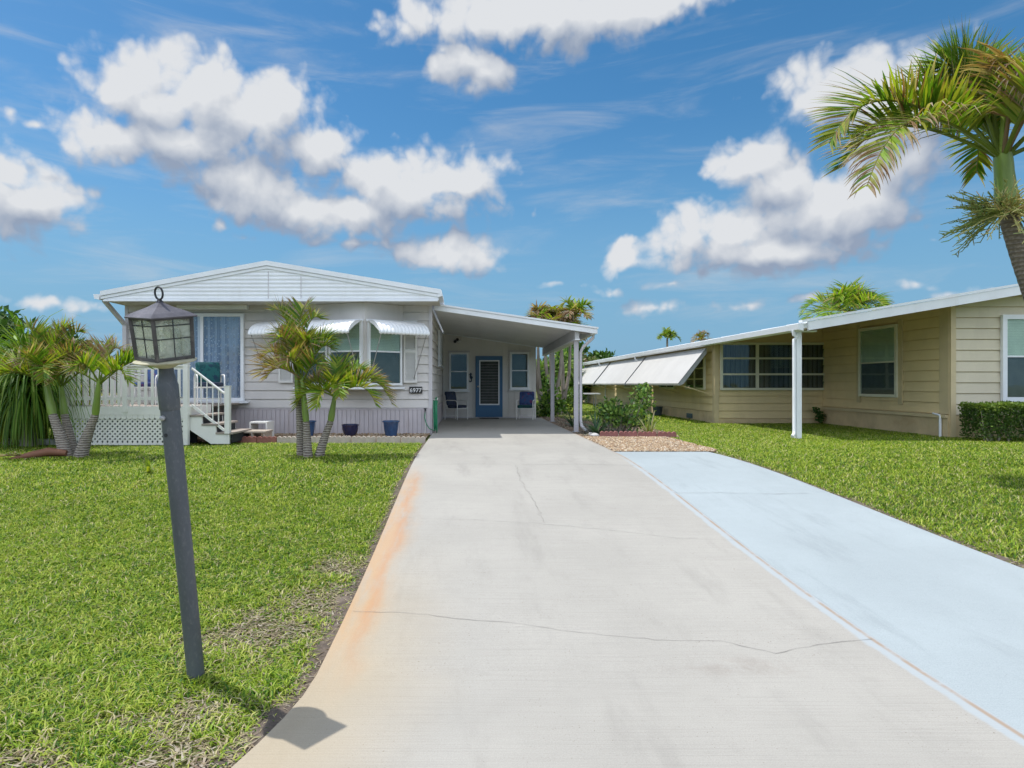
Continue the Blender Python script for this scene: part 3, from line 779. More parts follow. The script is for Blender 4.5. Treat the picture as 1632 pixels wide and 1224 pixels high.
# gutter at the eave and its downspout bent back to the wall
m = MB(); m.prism([(HX0 - .08, 3.60), (HX0 - .21, 3.60), (HX0 - .19, 3.50), (HX0 - .08, 3.48)], 'y', GY - .03, 30); m.build('gutter', 'white_metal', home)
m = MB(); m.bar((HX0 - .13, GY + .25, 3.5), (HX0 + .02, HY - .06, 3.0), .09, .07); m.bar((HX0 + .02, HY - .06, 3.02), (HX0 + .02, HY - .06, .5), .09, .07); m.build('downspout', 'trim_grey', home)
m = MB(); m.prism([(-.66, 3.70), (-.58, 3.70), (-.56, 3.56), (-.66, 3.54)], 'y', GY - .03, HY + .2); m.build('gutter', 'white_metal', home)

# sliding glass door with lace curtain and rolled shutter box above it
DX0, DX1, DZ0, DZ1 = (256 - VX) * .0149, (390 - VX) * .0149, EYE - 27 * .0149, EYE + 112 * .0149
dw, dh = DX1 - DX0, DZ1 - DZ0
m = MB(); fr = .075
m.box(0, dw, -.01, .08, 0, fr); m.box(0, dw, -.01, .08, dh - fr, dh); m.box(0, fr, -.01, .08, fr, dh - fr); m.box(dw - fr, dw, -.01, .08, fr, dh - fr)
m.box(dw * .485, dw * .485 + .07, .01, .07, fr, dh - fr); m.box(dw * .45, dw * .48, .0, .05, fr, dh - fr)
m.xf((DX0, HY, DZ0), U, NF); sdoor = m.build('sliding_door', 'white_metal', home)
m = MB(); m.box(fr, dw - fr, -.026, -.019, fr, dh - fr); m.xf((DX0, HY, DZ0), U, NF); m.build('room_dark', 'dark_inside', sdoor)  # dark board in place of the unlit room behind the curtain
m = MB(); m.box(fr - .01, dw - fr + .01, .045, .052, fr - .01, dh - fr + .01); m.xf((DX0, HY, DZ0), U, NF); m.build('pane', 'door_glass', sdoor)
def lace():
    mm, nt, out = nodes_of('lace_curtain')
    tc = nd(nt, 'ShaderNodeTexCoord')
    vo = nd(nt, 'ShaderNodeTexVoronoi', i_Vector=tc.outputs['Object'], i_Scale=16.0)
    mp = nd(nt, 'ShaderNodeMapping', i_Vector=tc.outputs['Object']); mp.inputs['Scale'].default_value = (9, 1, .25)
    st = nd(nt, 'ShaderNodeTexNoise', i_Vector=mp.outputs[0], i_Scale=1.0, i_Detail=3.0)
    c = mixc(nt, sstep(nt, st.outputs['Fac'], .40, .62), (.34, .38, .46), (.66, .69, .74))  # vertical streaks paint fold shading into the curtain colour
    c = mixc(nt, sstep(nt, vo.outputs['Distance'], .32, .20), c, (.84, .86, .90))
    b = nd(nt, 'ShaderNodeBsdfPrincipled', i_Roughness=.9); lk(nt, c, b.inputs['Base Color']); lk(nt, b.outputs[0], out.inputs[0]); MATS['lace_curtain'] = mm
lace()
m = MB(); n = 150; vs = []
for i in range(n + 1):
    x = fr + (dw - 2 * fr) * i / n; y = .014 + .018 * math.sin(i * .6 + 1.3 * math.sin(i * .13)) 
    vs += [(x, y, fr), (x, y * .7 + .004, dh - fr)]
m.add(vs, [(2 * i, 2 * i + 2, 2 * i + 3, 2 * i + 1) for i in range(n)]); m.xf((DX0, HY, DZ0), U, NF); m.build('curtain', 'lace_curtain', sdoor, smooth=80)
m = MB(); m.box(-.05, dw + .12, 0, .16, -.05, -.004); m.xf((DX0, HY, DZ0), U, NF); m.build('sill', 'white_metal', sdoor)
m = MB(); m.box((286 - VX) * .0149, (397 - VX) * .0149, HY - .15, HY - .02, EYE + 118 * .0149, EYE + 124.5 * .0149); m.build('shutter_box', 'white_metal', home)

# angled window bay (shallow V in plan)
A0, A1, A2 = Vector((-4.1, HY - .01, 0)), Vector((-2.33, 14.25, 0)), Vector((-1.53, HY - .01, 0))
BZ0, BZ1 = 1.53, 3.455
m = MB(); m.prism([(A0.x, A0.y), (A1.x, A1.y), (A2.x, A2.y)], 'z', BZ0, BZ1)
bay = m.build('window_bay', 'grey_siding', home)
def face(a, b):
    u = (b - a).normalized(); n = Vector((u.y, -u.x, 0)); return u, n, (b - a).length
u, n, L = face(A0, A1)
m = MB(); m.box(-.03, L + .01, .002, .03, -.05, .0); m.xf((A0.x, A0.y, BZ0), u, n); m.build('bay_sill', 'white_metal', bay)
for k in range(2): window(home, A0 + u * (.07 + k * .9) + Vector((0, 0, BZ0 + .04)), u, n, .86, 1.50, rows=2, upper='blind_slat', lower='dark_slat', split=.52, sill=False)
u, n, L = face(A1, A2)
m = MB(); m.box(-.01, L + .03, .002, .03, -.05, .0); m.xf((A1.x, A1.y, BZ0), u, n); m.build('bay_sill', 'white_metal', bay)
window(home, A1 + u * .06 + Vector((0, 0, BZ0 + .04)), u, n, .90, 1.50, rows=2, upper='blind_slat', lower='dark_slat', split=.52, sill=False)
# louvred shutters either side of the bay
mat('shutter_white', (.72, .71, .69), .55, .04, 3)
for (xa, xb) in ((-4.47, -4.13), (-1.51, -1.19)):
    w, h = xb - xa, 1.48; m = MB()
    m.box(0, .045, 0, .05, 0, h); m.box(w - .045, w, 0, .05, 0, h)
    for (za, zb) in ((0, .06), (h * .5 - .03, h * .5 + .03), (h - .06, h)): m.box(.045, w - .045, 0, .046, za, zb)
    z = .07
    while z < h - .09:
        if abs(z - h * .5) > .05: m.add([(.045, .04, z), (w - .045, .04, z), (w - .045, .012, z + .030), (.045, .012, z + .030)], [(0, 1, 2, 3)])
        z += .034
    m.box(.045, w - .045, .002, .010, .06, h - .06)
    m.xf((xa, HY - .022, EYE + 2 * .0149), U, NF); m.build('shutter', 'shutter_white', home, fix=False)

# corrugated barrel awnings
mat('awning_white', (.80, .81, .82), .4, .03, 3, spec=.5)
def barrel(a, b, ztop, proj=.72, drop=.36, valance=True):
    a, b = Vector(a), Vector(b); u = (b - a).normalized(); n = Vector((u.y, -u.x, 0)); L = (b - a).length
    prof = []
    for i in range(13):
        t = i / 12 * R(82); prof.append((proj * math.sin(t), -drop * (1 - math.cos(t))))
    prof.append((prof[-1][0] - .012, prof[-1][1] - .045))
    nx_ = int(L / .0155); vs = []
    for i in range(nx_ + 1):
        x = L * i / nx_; c = .011 * math.cos(2 * PI * x / .088)
        for (o_, z_) in prof: vs.append((x, o_ + c * .7, z_ + c * .8))
    k = len(prof); mm = MB()
    mm.add(vs, [(i * k + j, i * k + j + 1, (i + 1) * k + j + 1, (i + 1) * k + j) for i in range(nx_) for j in range(k - 1)])
    mm.xf((a.x, a.y, ztop), u, n); aw = mm.build('awning', 'awning_white', home, smooth=70, fix=False)
    s = aw.modifiers.new('thick', 'SOLIDIFY'); s.thickness = .004
    m2 = MB()
    m2.box(-.02, L + .02, 0, .05, -.03, .02)
    m2.tube([(0, proj - .03, -drop * .86 - .02), (L, proj - .03, -drop * .86 - .02)], .012, 6)
    m2.xf((a.x, a.y, ztop), u, n); m2.build('awning_rail', 'white_metal', aw)
    for x, back in ((.06, -.0), (L - .06, 0)):
        m3 = MB(); m3.tube([(x, proj - .04, -drop * .9), (x, .04, -drop - .95)], .010, 6); m3.xf((a.x, a.y, ztop), u, n); m3.build('strut', 'rod_grey', aw, smooth=60)
    for x in (.02, L - .02):
        m4 = MB(); m4.prism([(0.0, 0)] + [(o_ * .98, z_ - .004) for o_, z_ in prof[:-1]] + [(prof[-2][0] * .5, prof[-2][1] * .45)], 'x', x - .004, x + .004); m4.xf((a.x, a.y, ztop), u, n); m4.build('end_panel', 'awning_white', aw)
barrel((-4.78, 14.87, 0), (-2.38, 14.23, 0), 3.05); barrel((-2.28, 14.23, 0), (-1.23, 14.87, 0), 3.05)

# enclosed room at the back of the carport
RX0, RX1 = HX1 + .0, 2.36
m = MB(); zl, zr = 3.375, 2.905
m.prism([(RX0, .3), (RX1, .3), (RX1, zr), (RX0, zl)], 'y', RY + .02, 29); m.build('room_core', 'wall_board', home)
m = MB(); x = RX0
while x < RX1 - .01:
    xb = min(x + .205, RX1)
    za = zl + (x - RX0) / (RX1 - RX0) * (zr - zl); zb = zl + (xb - RX0) / (RX1 - RX0) * (zr - zl)
    m.prism([(x + .004, .4), (xb - .004, .4), (xb - .004, zb), (x + .004, za)], 'y', RY - .008, RY + .02); x += .205
m.build('back_wall', 'wall_board', home)
m = MB(); m.bar((RX0, RY - .03, zl - .02), (RX1, RY - .03, zr - .02), .05, .06); m.build('wall_trim', 'white_metal', home)
m = MB(); m.box(RX0, RX1, RY - .022, RY + .01, .4, .47); m.build('base_trim', 'trim_grey', home)
def rw(px): return (px - VX) * RY / F
def rz(py): return EYE - (py - VY) * RY / F
for (a, b, t, bo) in ((716, 746.7, 562, 622.5), (812.8, 843, 561.5, 620)):
    wdw = window(home, (rw(a), RY - .01, rz(bo)), U, NF, rw(b) - rw(a), rz(t) - rz(bo), rows=2, split=.5, frame=.06, upper='dark_slat' if a > 800 else None, lower='dark_slat' if a > 800 else None)
    m = MB(); m.box(rw(a) - .05, rw(b) + .05, RY - .1, RY - .012, rz(t) + .01, rz(t) + .06); m.build('hood', 'trim_grey', wdw)
bx0, bx1, bz0, bz1 = rw(757.8), rw(800.8), .47, rz(567.5)
m = MB(); w, h = bx1 - bx0, bz1 - bz0
gx0, gx1, gz0, gz1 = rw(765) - bx0, rw(794.5) - bx0, rz(644) - bz0, rz(575.5) - bz0
m.box(0, gx0, 0, .05, 0, h); m.box(gx1, w, 0, .05, 0, h); m.box(gx0, gx1, 0, .05, 0, gz0); m.box(gx0, gx1, 0, .05, gz1, h)
m.xf((bx0, RY - .012, bz0), U, NF); door = m.build('door', 'door_blue', home)
m = MB(); e = .03
m.box(gx0 - e, gx0 + .01, .05, .062, gz0 - e, gz1 + e); m.box(gx1 - .01, gx1 + e, .05, .062, gz0 - e, gz1 + e)
m.box(gx0 + .01, gx1 - .01, .05, .062, gz0 - e, gz0 + .01); m.box(gx0 + .01, gx1 - .01, .05, .062, gz1 - .01, gz1 + e)
m.xf((bx0, RY - .012, bz0), U, NF); m.build('glass_trim', 'white_metal', door)
m = MB(); m.box(gx0, gx1, -.004, .006, gz0, gz1); m.xf((bx0, RY - .012, bz0), U, NF); m.build('room_dark', 'dark_inside', door)  # dark board in place of the unlit room behind the louvres
m = MB(); nl = 15
for i in range(nl):
    z = gz0 + .02 + (gz1 - gz0 - .04) * i / nl
    m.add([(gx0 + .012, .040, z), (gx1 - .012, .040, z), (gx1 - .012, .014, z + .085), (gx0 + .012, .014, z + .085)], [(0, 1, 2, 3)])
m.xf((bx0, RY - .012, bz0), U, NF); m.build('louvre_glass', 'louvre_pane', door, fix=False)
m = MB()
for i in range(nl + 1):
    z = gz0 + .015 + (gz1 - gz0 - .03) * i / nl; m.box(gx0 + .012, gx1 - .012, .036, .042, z - .0025, z + .0025)
m.xf((bx0, RY - .012, bz0), U, NF); m.build('louvre_edge', 'rod_grey', door)
m = MB(); m.lathe([(.0, 0), (.014, 0), (.014, .03), (.03, .035), (.034, .055), (.024, .07), (0, .072)], n=14)
m.v = [(p[0], p[2], p[1]) for p in m.v]; m.xf((bx0 + .085, RY - .062, rz(616)), U, NF); m.build('knob', 'chrome', door, smooth=60)
m = MB(); m.box(bx0 - .06, bx0 - .004, RY - .03, RY - .009, .45, bz1 + .05); m.box(bx1 + .004, bx1 + .06, RY - .03, RY - .009, .45, bz1 + .05); m.box(bx0 - .004, bx1 + .004, RY - .03, RY - .009, bz1 + .004, bz1 + .05)
m.build('door_casing', 'wall_board', home)
# narrow side window under the carport
window(home, (HX1 + .0, 18.0, 2.15), (0, 1, 0), (1, 0, 0), 1.6, 1.0, rows=1, cols=2, frame=.06, blinds=False)

# ------------------------------------------------------------------ carport
CP = thing('carport', 'white flat-roofed carport on slim posts beside the grey home', 'carport', (2.65, 15.3, ZB))
CFY = 15.1
def cz(x): return 3.44 + (x + .83) / (3.14 + .83) * (2.86 - 3.44)
CXA, CXB = HX1 + .05, 3.12
def shear(m): m.v = [(p[0], p[1], p[2] - (p[1] - CFY) * .0135) for p in m.v]      # the roof falls a little to the back
m = MB(); m.prism([(CXA, cz(CXA) + .045), (CXB, cz(CXB) + .045), (CXB, cz(CXB) + .075), (CXA, cz(CXA) + .075)], 'y', CFY, RY + .6); shear(m); roof = m.build('roof', 'roof_white', CP)
m = MB(); y = CFY + .03
while y < RY - .05:                                   # soffit pans running down the slope
    yb = min(y + .305, RY); m.prism([(CXA, cz(CXA)), (2.62, cz(2.62)), (2.62, cz(2.62) + .03), (CXA, cz(CXA) + .03)], 'y', y + .005, yb - .005); y += .305
shear(m); m.build('soffit_panel', 'soffit_grey', roof)
m = MB(); m.prism([(CXA, cz(CXA) - .06), (CXB, cz(CXB) - .06), (CXB, cz(CXB) + .055), (CXA, cz(CXA) + .055)], 'y', CFY - .05, CFY)
m.prism([(CXA, cz(CXA) + .058), (CXB + .02, cz(CXB) + .058), (CXB + .02, cz(CXB) + .10), (CXA, cz(CXA) + .10)], 'y', CFY - .07, CFY - .002); m.build('front_fascia', 'white_metal', roof)
mat('beam_grey', (.50, .50, .51), .5, .05, 1.5, dirt=(.36, .34, .31), dirt_amt=.3, dirt_scale=(3, .6, 2))
bzt = cz(2.65) - .006
m = MB(); m.box(2.60, 2.70, CFY + .06, RY + .2, bzt - .23, bzt); shear(m); m.build('beam', 'beam_grey', CP)
m = MB(); m.box(2.595, 2.72, CFY + .05, RY + .2, bzt - .262, bzt - .232); shear(m); m.build('beam_flange', 'white_metal', CP)
m = MB(); m.prism([(2.98, cz(3.0) + .04), (3.13, cz(3.0) + .03), (3.12, cz(3.0) - .07), (2.99, cz(3.0) - .09)], 'y', CFY + .0, RY + .6); shear(m); m.build('gutter', 'white_metal', CP)
m = MB(); yb = CFY + .4
while yb < RY: m.bar((2.72, yb, bzt - .03), (2.99, yb, cz(3.0) - .02), .03, .05); yb += 1.2
shear(m); m.build('gutter_bracket', 'trim_grey', CP)
mat('post_grey', (.50, .48, .51), .5, .05, 2, dirt=(.36, .33, .30), dirt_amt=.25, dirt_scale=(5, 5, .7))
for (y, wd) in ((15.32, .095), (19.6, .10)):
    m = MB(); m.box(2.65 - wd / 2, 2.65 + wd / 2, y - .045, y + .045, gf(y) - .05, bzt - .262 - (y - CFY) * .0135)
    m.box(2.65 - wd / 2 - .006, 2.65 - wd / 2 + .012, y - .052, y - .046, gf(y), bzt - .262 - (y - CFY) * .0135); m.box(2.65 + wd / 2 - .012, 2.65 + wd / 2 + .006, y - .052, y - .046, gf(y), bzt - .262 - (y - CFY) * .0135)
    po = m.build('post', 'post_grey', CP)
    m = MB(); m.box(2.65 - .085, 2.65 + .085, y - .075, y + .075, gf(y), gf(y) + .012); m.build('base_plate', 'rod_grey', po)
m = MB(); z1 = cz(3.0) - .08
m.tube([(3.05, CFY + .12, z1), (3.05, CFY + .12, z1 - .08), (2.82, 15.3, z1 - .30), (2.765, 15.32, z1 - .42), (2.765, 15.32, .72), (2.78, 15.28, .58), (2.88, 15.16, .47)], .038, 10)
m.build('downspout', 'trim_grey', CP, smooth=50)
# ------------------------------------------------------------------ white deck with lattice skirt, and its steps
DY0, DXL, DXR, DZ = 12.05, -7.72, -5.36, 1.16
deck = thing('deck', 'white raised wooden deck with picket rail and lattice skirt before the sliding door', 'deck', (-6.5, 13.4, .43))
mat('deck_board', (.36, .31, .27), .75, .15, 3, stretch=(.3, 6, 1), dirt=(.22, .18, .15), dirt_amt=.3)
m = MB(); y = DY0 + .01
while y < HY - .1: m.box(DXL, DXR, y, min(y + .134, HY - .04), DZ - .03, DZ); y += .14
m.build('deck_boards', 'deck_board', deck)
m = MB(); m.box(DXL - .02, DXR + .02, DY0 - .03, DY0 + .005, DZ - .15, DZ + .012); m.box(DXR, DXR + .03, DY0 + .005, DY0 + 1.0, DZ - .16, DZ + .012); m.box(DXL - .02, DXL + .012, DY0 + .005, HY - .1, DZ - .16, DZ + .012); m.build('fascia_board', 'white_paint', deck)
# scalloped strip on top of the lattice
m = MB(); x = DXL; n = 0
while x < DXR - .05:
    pts = [(x, DZ - .15)] + [(x + .0525 - .0525 * math.cos(PI * i / 6), DZ - .20 - .035 * math.sin(PI * i / 6)) for i in range(7)] + [(x + .105, DZ - .15)]
    m.prism(pts, 'y', DY0 - .024, DY0 - .012); x += .108
m.build('scallop_trim', 'white_paint', deck)
# diagonal lattice: slats crossing in two layers
def lattice(x0, x1, z0, z1, step, wid, ya, yb, sgn, mm):
    c = x0 - (z1 - z0)
    while c < x1 + (z1 - z0):
        # line from (c, z0) rising at 45 degrees
        if sgn > 0: pa, pb = (c, z0), (c + (z1 - z0), z1)
        else: pa, pb = (c + (z1 - z0), z0), (c, z1)
        (xa, za), (xb, zb) = pa, pb
        def clip(xa, za, xb, zb, X, low):
            if (xa < X) == low and (xb < X) == low: return None
            if ((xa < X) == low):
                t = (X - xa) / (xb - xa); xa, za = X, za + t * (zb - za)
            if ((xb < X) == low):
                t = (X - xa) / (xb - xa); xb, zb = X, za + t * (zb - za)
            return xa, za, xb, zb
        q = clip(xa, za, xb, zb, x0, True)
        if q: q = clip(*q, x1, False)
        if q:
            xa, za, xb, zb = q
            if math.hypot(xb - xa, zb - za) > .03:
                h = wid * .707
                mm.prism([(xa - h / 2, za + h / 2 * sgn), (xa + h / 2, za - h / 2 * sgn), (xb + h / 2, zb - h / 2 * sgn), (xb - h / 2, zb + h / 2 * sgn)], 'y', ya, yb)
        c += step
m = MB(); lattice(DXL + .02, DXR - .0, .47, DZ - .16, .096, .037, DY0 - .010, DY0 - .004, 1, m); lattice(DXL + .02, DXR - .0, .47, DZ - .16, .096, .037, DY0 - .003, DY0 + .003, -1, m)
m.box(DXL, DXR, DY0 - .02, DY0 + .006, .43, .47); m.box(DXL - .0, DXL + .04, DY0 - .018, DY0 + .006, .47, DZ - .15); m.box(DXR - .04, DXR, DY0 - .018, DY0 + .006, .47, DZ - .15)
m.build('lattice_panel', 'white_paint', deck)
m = MB(); m.box(DXL + .05, DXR - .05, DY0 + .5, DY0 + .52, .42, DZ - .05); m.build('under_deck_shade', 'dark_inside', deck)  # dark sheet standing for the shade beneath the deck
# railing: posts, two rails, pointed pickets
for x in (DXL + .045, -6.56, DXR - .04):
    m = MB(); m.box(x - .045, x + .045, DY0 - .048, DY0 + .05, .43 if x > -5.5 else DZ - .1, 1.99); m.box(x - .055, x + .055, DY0 - .058, DY0 + .06, 1.99, 2.01); m.build('railing_post', 'white_paint', deck)
m = MB(); m.box(DXL, DXR, DY0 - .02, DY0 + .02, 1.88, 1.935); m.box(DXL - .02, DXR + .02, DY0 - .05, DY0 + .05, 1.936, 1.965); m.build('top_rail', 'white_paint', deck)
m = MB(); m.box(DXL, DXR, DY0 - .02, DY0 + .02, 1.29, 1.35); m.build('bottom_rail', 'white_paint', deck)
x = DXL + .15
while x < DXR - .08:
    m = MB(); w = .027; m.prism([(x - w, 1.22), (x, 1.175), (x + w, 1.22), (x + w, 1.885), (x - w, 1.885)], 'y', DY0 - .040, DY0 - .021); m.build('picket', 'white_paint', deck); x += .128
# side railing on the far end of the deck
m = MB(); m.box(DXL - .0, DXL + .04, DY0 + .06, HY - .1, 1.89, 1.94); m.box(DXL - .0, DXL + .04, DY0 + .06, HY - .1, 1.29, 1.35); m.build('side_rail', 'white_paint', deck)
y = DY0 + .2
while y < HY - .15:
    m = MB(); m.box(DXL + .041, DXL + .06, y - .031, y + .031, 1.18, 1.94); m.build('picket', 'white_paint', deck); y += .14

# stairs going down along the house front
SY0, SY1 = 12.12, 13.15
st = thing('stairs', 'white wooden steps with handrail going down from the deck', 'stairs', (-4.9, 12.6, .43))
def sx(px): return (px - VX) * SY0 / F
def sz(py): return EYE - (py - VY) * SY0 / F
P = lambda a, b: (sx(240 + a / 7.65), sz(560 + b / 7.65))
str_poly = [P(400, 800), P(465, 800), P(625, 800), P(632, 908), P(795, 908), P(800, 1012), P(960, 1012), P(960, 1128), P(735, 1128), P(462, 948), P(400, 948)]
m = MB(); m.prism(str_poly, 'y', SY0, SY0 + .045); m.build('stringer', 'white_paint', st)
m = MB(); m.prism(str_poly, 'y', SY1 - .045, SY1); m.build('stringer', 'white_paint', st)
treads = [(P(470, 795), P(632, 795)), (P(625, 902), P(805, 902)), (P(795, 1008), P(985, 1008))]
for a, b in treads:
    m = MB(); m.box(a[0], b[0] + .03, SY0 - .015, SY1 + .02, a[1] - .004, a[1] + .032); m.build('tread', 'deck_board', st)
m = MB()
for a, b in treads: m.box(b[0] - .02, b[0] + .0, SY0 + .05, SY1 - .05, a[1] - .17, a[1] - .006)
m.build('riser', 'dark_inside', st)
m = MB(); nx0 = sx(362.5); m.box(nx0 - .048, nx0 + .048, SY0 - .03, SY0 + .066, sz(691), sz(616)); m.box(nx0 - .056, nx0 + .056, SY0 - .038, SY0 + .074, sz(616), sz(614.6)); m.build('newel_post', 'white_paint', st)
m = MB(); a, b = (sx(305), sz(587)), (sx(357), sz(627)); m.tube([(a[0], SY0 + .02, a[1]), (b[0], SY0 + .02, b[1])], .024, 10); m.build('handrail', 'white_paint', st, smooth=60)
a2, b2 = (sx(304), sz(645)), (sx(357), sz(686)); m = MB(); m.bar((a2[0], SY0 + .02, a2[1]), (b2[0], SY0 + .02, b2[1]), .035, .045); m.build('lower_rail', 'white_paint', st)
for i in range(5):
    t = (i + .6) / 5.6; tx = a[0] + (b[0] - a[0]) * t
    m = MB(); m.tube([(tx, SY0 + .02, a2[1] + (b2[1] - a2[1]) * t), (tx, SY0 + .02, a[1] + (b[1] - a[1]) * t)], .012, 8); m.build('baluster', 'white_paint', st, smooth=60)
# loose timber step at the foot
mat('weathered_wood', (.42, .36, .30), .8, .2, 4, stretch=(.5, 5, 5), dirt=(.24, .19, .15), dirt_amt=.35)
sb = thing('wooden_step', 'low weathered timber box step at the foot of the white stairs', 'step', (-4.35, 12.95, .43))
m = MB(); m.box(-4.62, -4.12, 12.78, 13.3, .60, .635); m.build('top_board', 'weathered_wood', sb)
m = MB()
for x in (-4.60, -4.38, -4.15): m.box(x - .015, x + .015, 12.80, 13.28, .42, .599)
m.build('support', 'weathered_wood', sb)
m = MB(); m.box(-4.66, -4.28, 13.4, 13.9, .76, .79); m.box(-4.31, -4.28, 13.4, 13.9, .42, .759); m.box(-4.66, -4.63, 13.4, 13.9, .42, .759)
tag(m.build('wooden_step', 'white_paint'), 'white painted box step behind the timber one below the door', 'step')

# ------------------------------------------------------------------ patio chairs: white tube frame, dark cushions
mat('tube_white', (.78, .77, .74), .4, .04, 4, spec=.5)
def cushion_mat(name, pal):
    mm, nt, out = nodes_of(name)
    tc = nd(nt, 'ShaderNodeTexCoord')
    a = nd(nt, 'ShaderNodeTexNoise', i_Vector=tc.outputs['Object'], i_Scale=7.0, i_Detail=4.0); a.inputs['Distortion'].default_value = 1.2
    b = nd(nt, 'ShaderNodeTexNoise', i_Vector=tc.outputs['Object'], i_Scale=11.0, i_Detail=3.0)
    c = mixc(nt, sstep(nt, a.outputs['Fac'], .46, .54), pal[0], pal[1])
    c = mixc(nt, sstep(nt, b.outputs['Fac'], .56, .64), c, pal[2])
    s = nd(nt, 'ShaderNodeBsdfPrincipled', i_Roughness=.9); lk(nt, c, s.inputs['Base Color']); lk(nt, s.outputs[0], out.inputs[0]); MATS[name] = mm
cushion_mat('cushion_blue', [(.035, .05, .16), (.05, .10, .25), (.16, .05, .13)])
cushion_mat('cushion_teal', [(.008, .06, .07), (.012, .10, .10), (.01, .04, .07)])
cushion_mat('cushion_navy', [(.02, .03, .06), (.035, .05, .09), (.05, .06, .07)])
def rounded(m, x0, x1, y0, y1, z0, z1, r=.03):
    """cushion with soft corners, thin axis z"""
    pts = []
    for cx, cy, a0 in ((x1 - r, y1 - r, 0), (x0 + r, y1 - r, 90), (x0 + r, y0 + r, 180), (x1 - r, y0 + r, 270)):
        for k in range(4): a = R(a0 + k * 30); pts.append((cx + r * math.cos(a), cy + r * math.sin(a)))
    cx, cy = (x0 + x1) / 2, (y0 + y1) / 2; n = len(pts); vs = []
    rings = [(.93, z0), (1.0, z0 + (z1 - z0) * .25), (1.0, z0 + (z1 - z0) * .7), (.95, z0 + (z1 - z0) * .93), (.6, z1)]
    for s, z in rings: vs += [(cx + (x - cx) * s, cy + (y - cy) * s, z) for x, y in pts]
    fs = [(i * n + k, i * n + (k + 1) % n, (i + 1) * n + (k + 1) % n, (i + 1) * n + k) for i in range(len(rings) - 1) for k in range(n)]
    fs += [tuple(reversed(range(n))), tuple(range((len(rings) - 1) * n, len(rings) * n))]
    m.add(vs, fs); return m
def chair(label, back='cushion_blue', seat='cushion_teal', group=None, low=False):
    t = thing('patio_chair', label, 'chair', (0, 0, 0), group)
    w = .27
    for s in (-1, 1):
        m = MB(); x = s * w
        m.tube([(x, -.25, 0), (x, -.25, .55), (x, -.22, .61), (x, -.16, .635), (x, .18, .635), (x, .25, .61), (x, .27, .55), (x, .27, 0)], .014, 8)
        m.build('side_frame', 'tube_white', t, smooth=60)
    m = MB()
    for y, z in ((-.25, .37), (.25, .36)): m.tube([(-w, y, z), (w, y, z)], .013, 8)
    for s in (-1, 1): m.tube([(s * w, -.25, .37), (s * w, .25, .36)], .012, 8)
    m.tube([(-w, .22, .12), (w, .22, .12)], .01, 8)
    m.build('seat_rail', 'tube_white', t, smooth=60)
    m = MB()
    m.tube([(-.24, .20, .36), (-.24, .29, .80), (-.20, .305, .84), (.20, .305, .84), (.24, .29, .80), (.24, .20, .36)], .013, 8); m.build('back_frame', 'tube_white', t, smooth=60)
    m = MB(); rounded(m, -.25, .25, -.26, .20, .38, .48, .05); m.build('seat_cushion', seat, t, smooth=50)
    m = MB(); rounded(m, -.25, .25, .0, .46, -.05, .05, .05)
    m.v = [(p[0], .20 + p[2] * -1 + (p[1]) * .19, .46 + p[1]) for p in m.v]; m.build('back_cushion', back, t, smooth=50)
    return t
zc = gf(21)
c0 = chair('white tube chair turned towards the blue door, below the carport window beside the siding', 'cushion_navy', 'cushion_navy', 'patio chairs under the carport')
c0.location = (-.36, 20.7, zc); c0.rotation_euler = (0, 0, R(52))
c1 = chair('white tube chair facing the drive with purple and teal cushions, beside the blue door', 'cushion_blue', 'cushion_teal', 'patio chairs under the carport')
c1.location = (1.93, 20.75, zc); c1.rotation_euler = (0, 0, R(-14))
c2 = chair('white chair with dark green cushion on the deck next to the stair rail', 'cushion_teal', 'cushion_navy', 'patio chairs on the deck')
c2.location = (-5.55, 13.5, DZ); c2.rotation_euler = (0, 0, R(30)); 
c3 = chair('white chair with blue cushions behind the deck pickets', 'cushion_blue', 'cushion_blue', 'patio chairs on the deck')
c3.location = (-6.75, 13.4, DZ); c3.rotation_euler = (0, 0, R(-8))

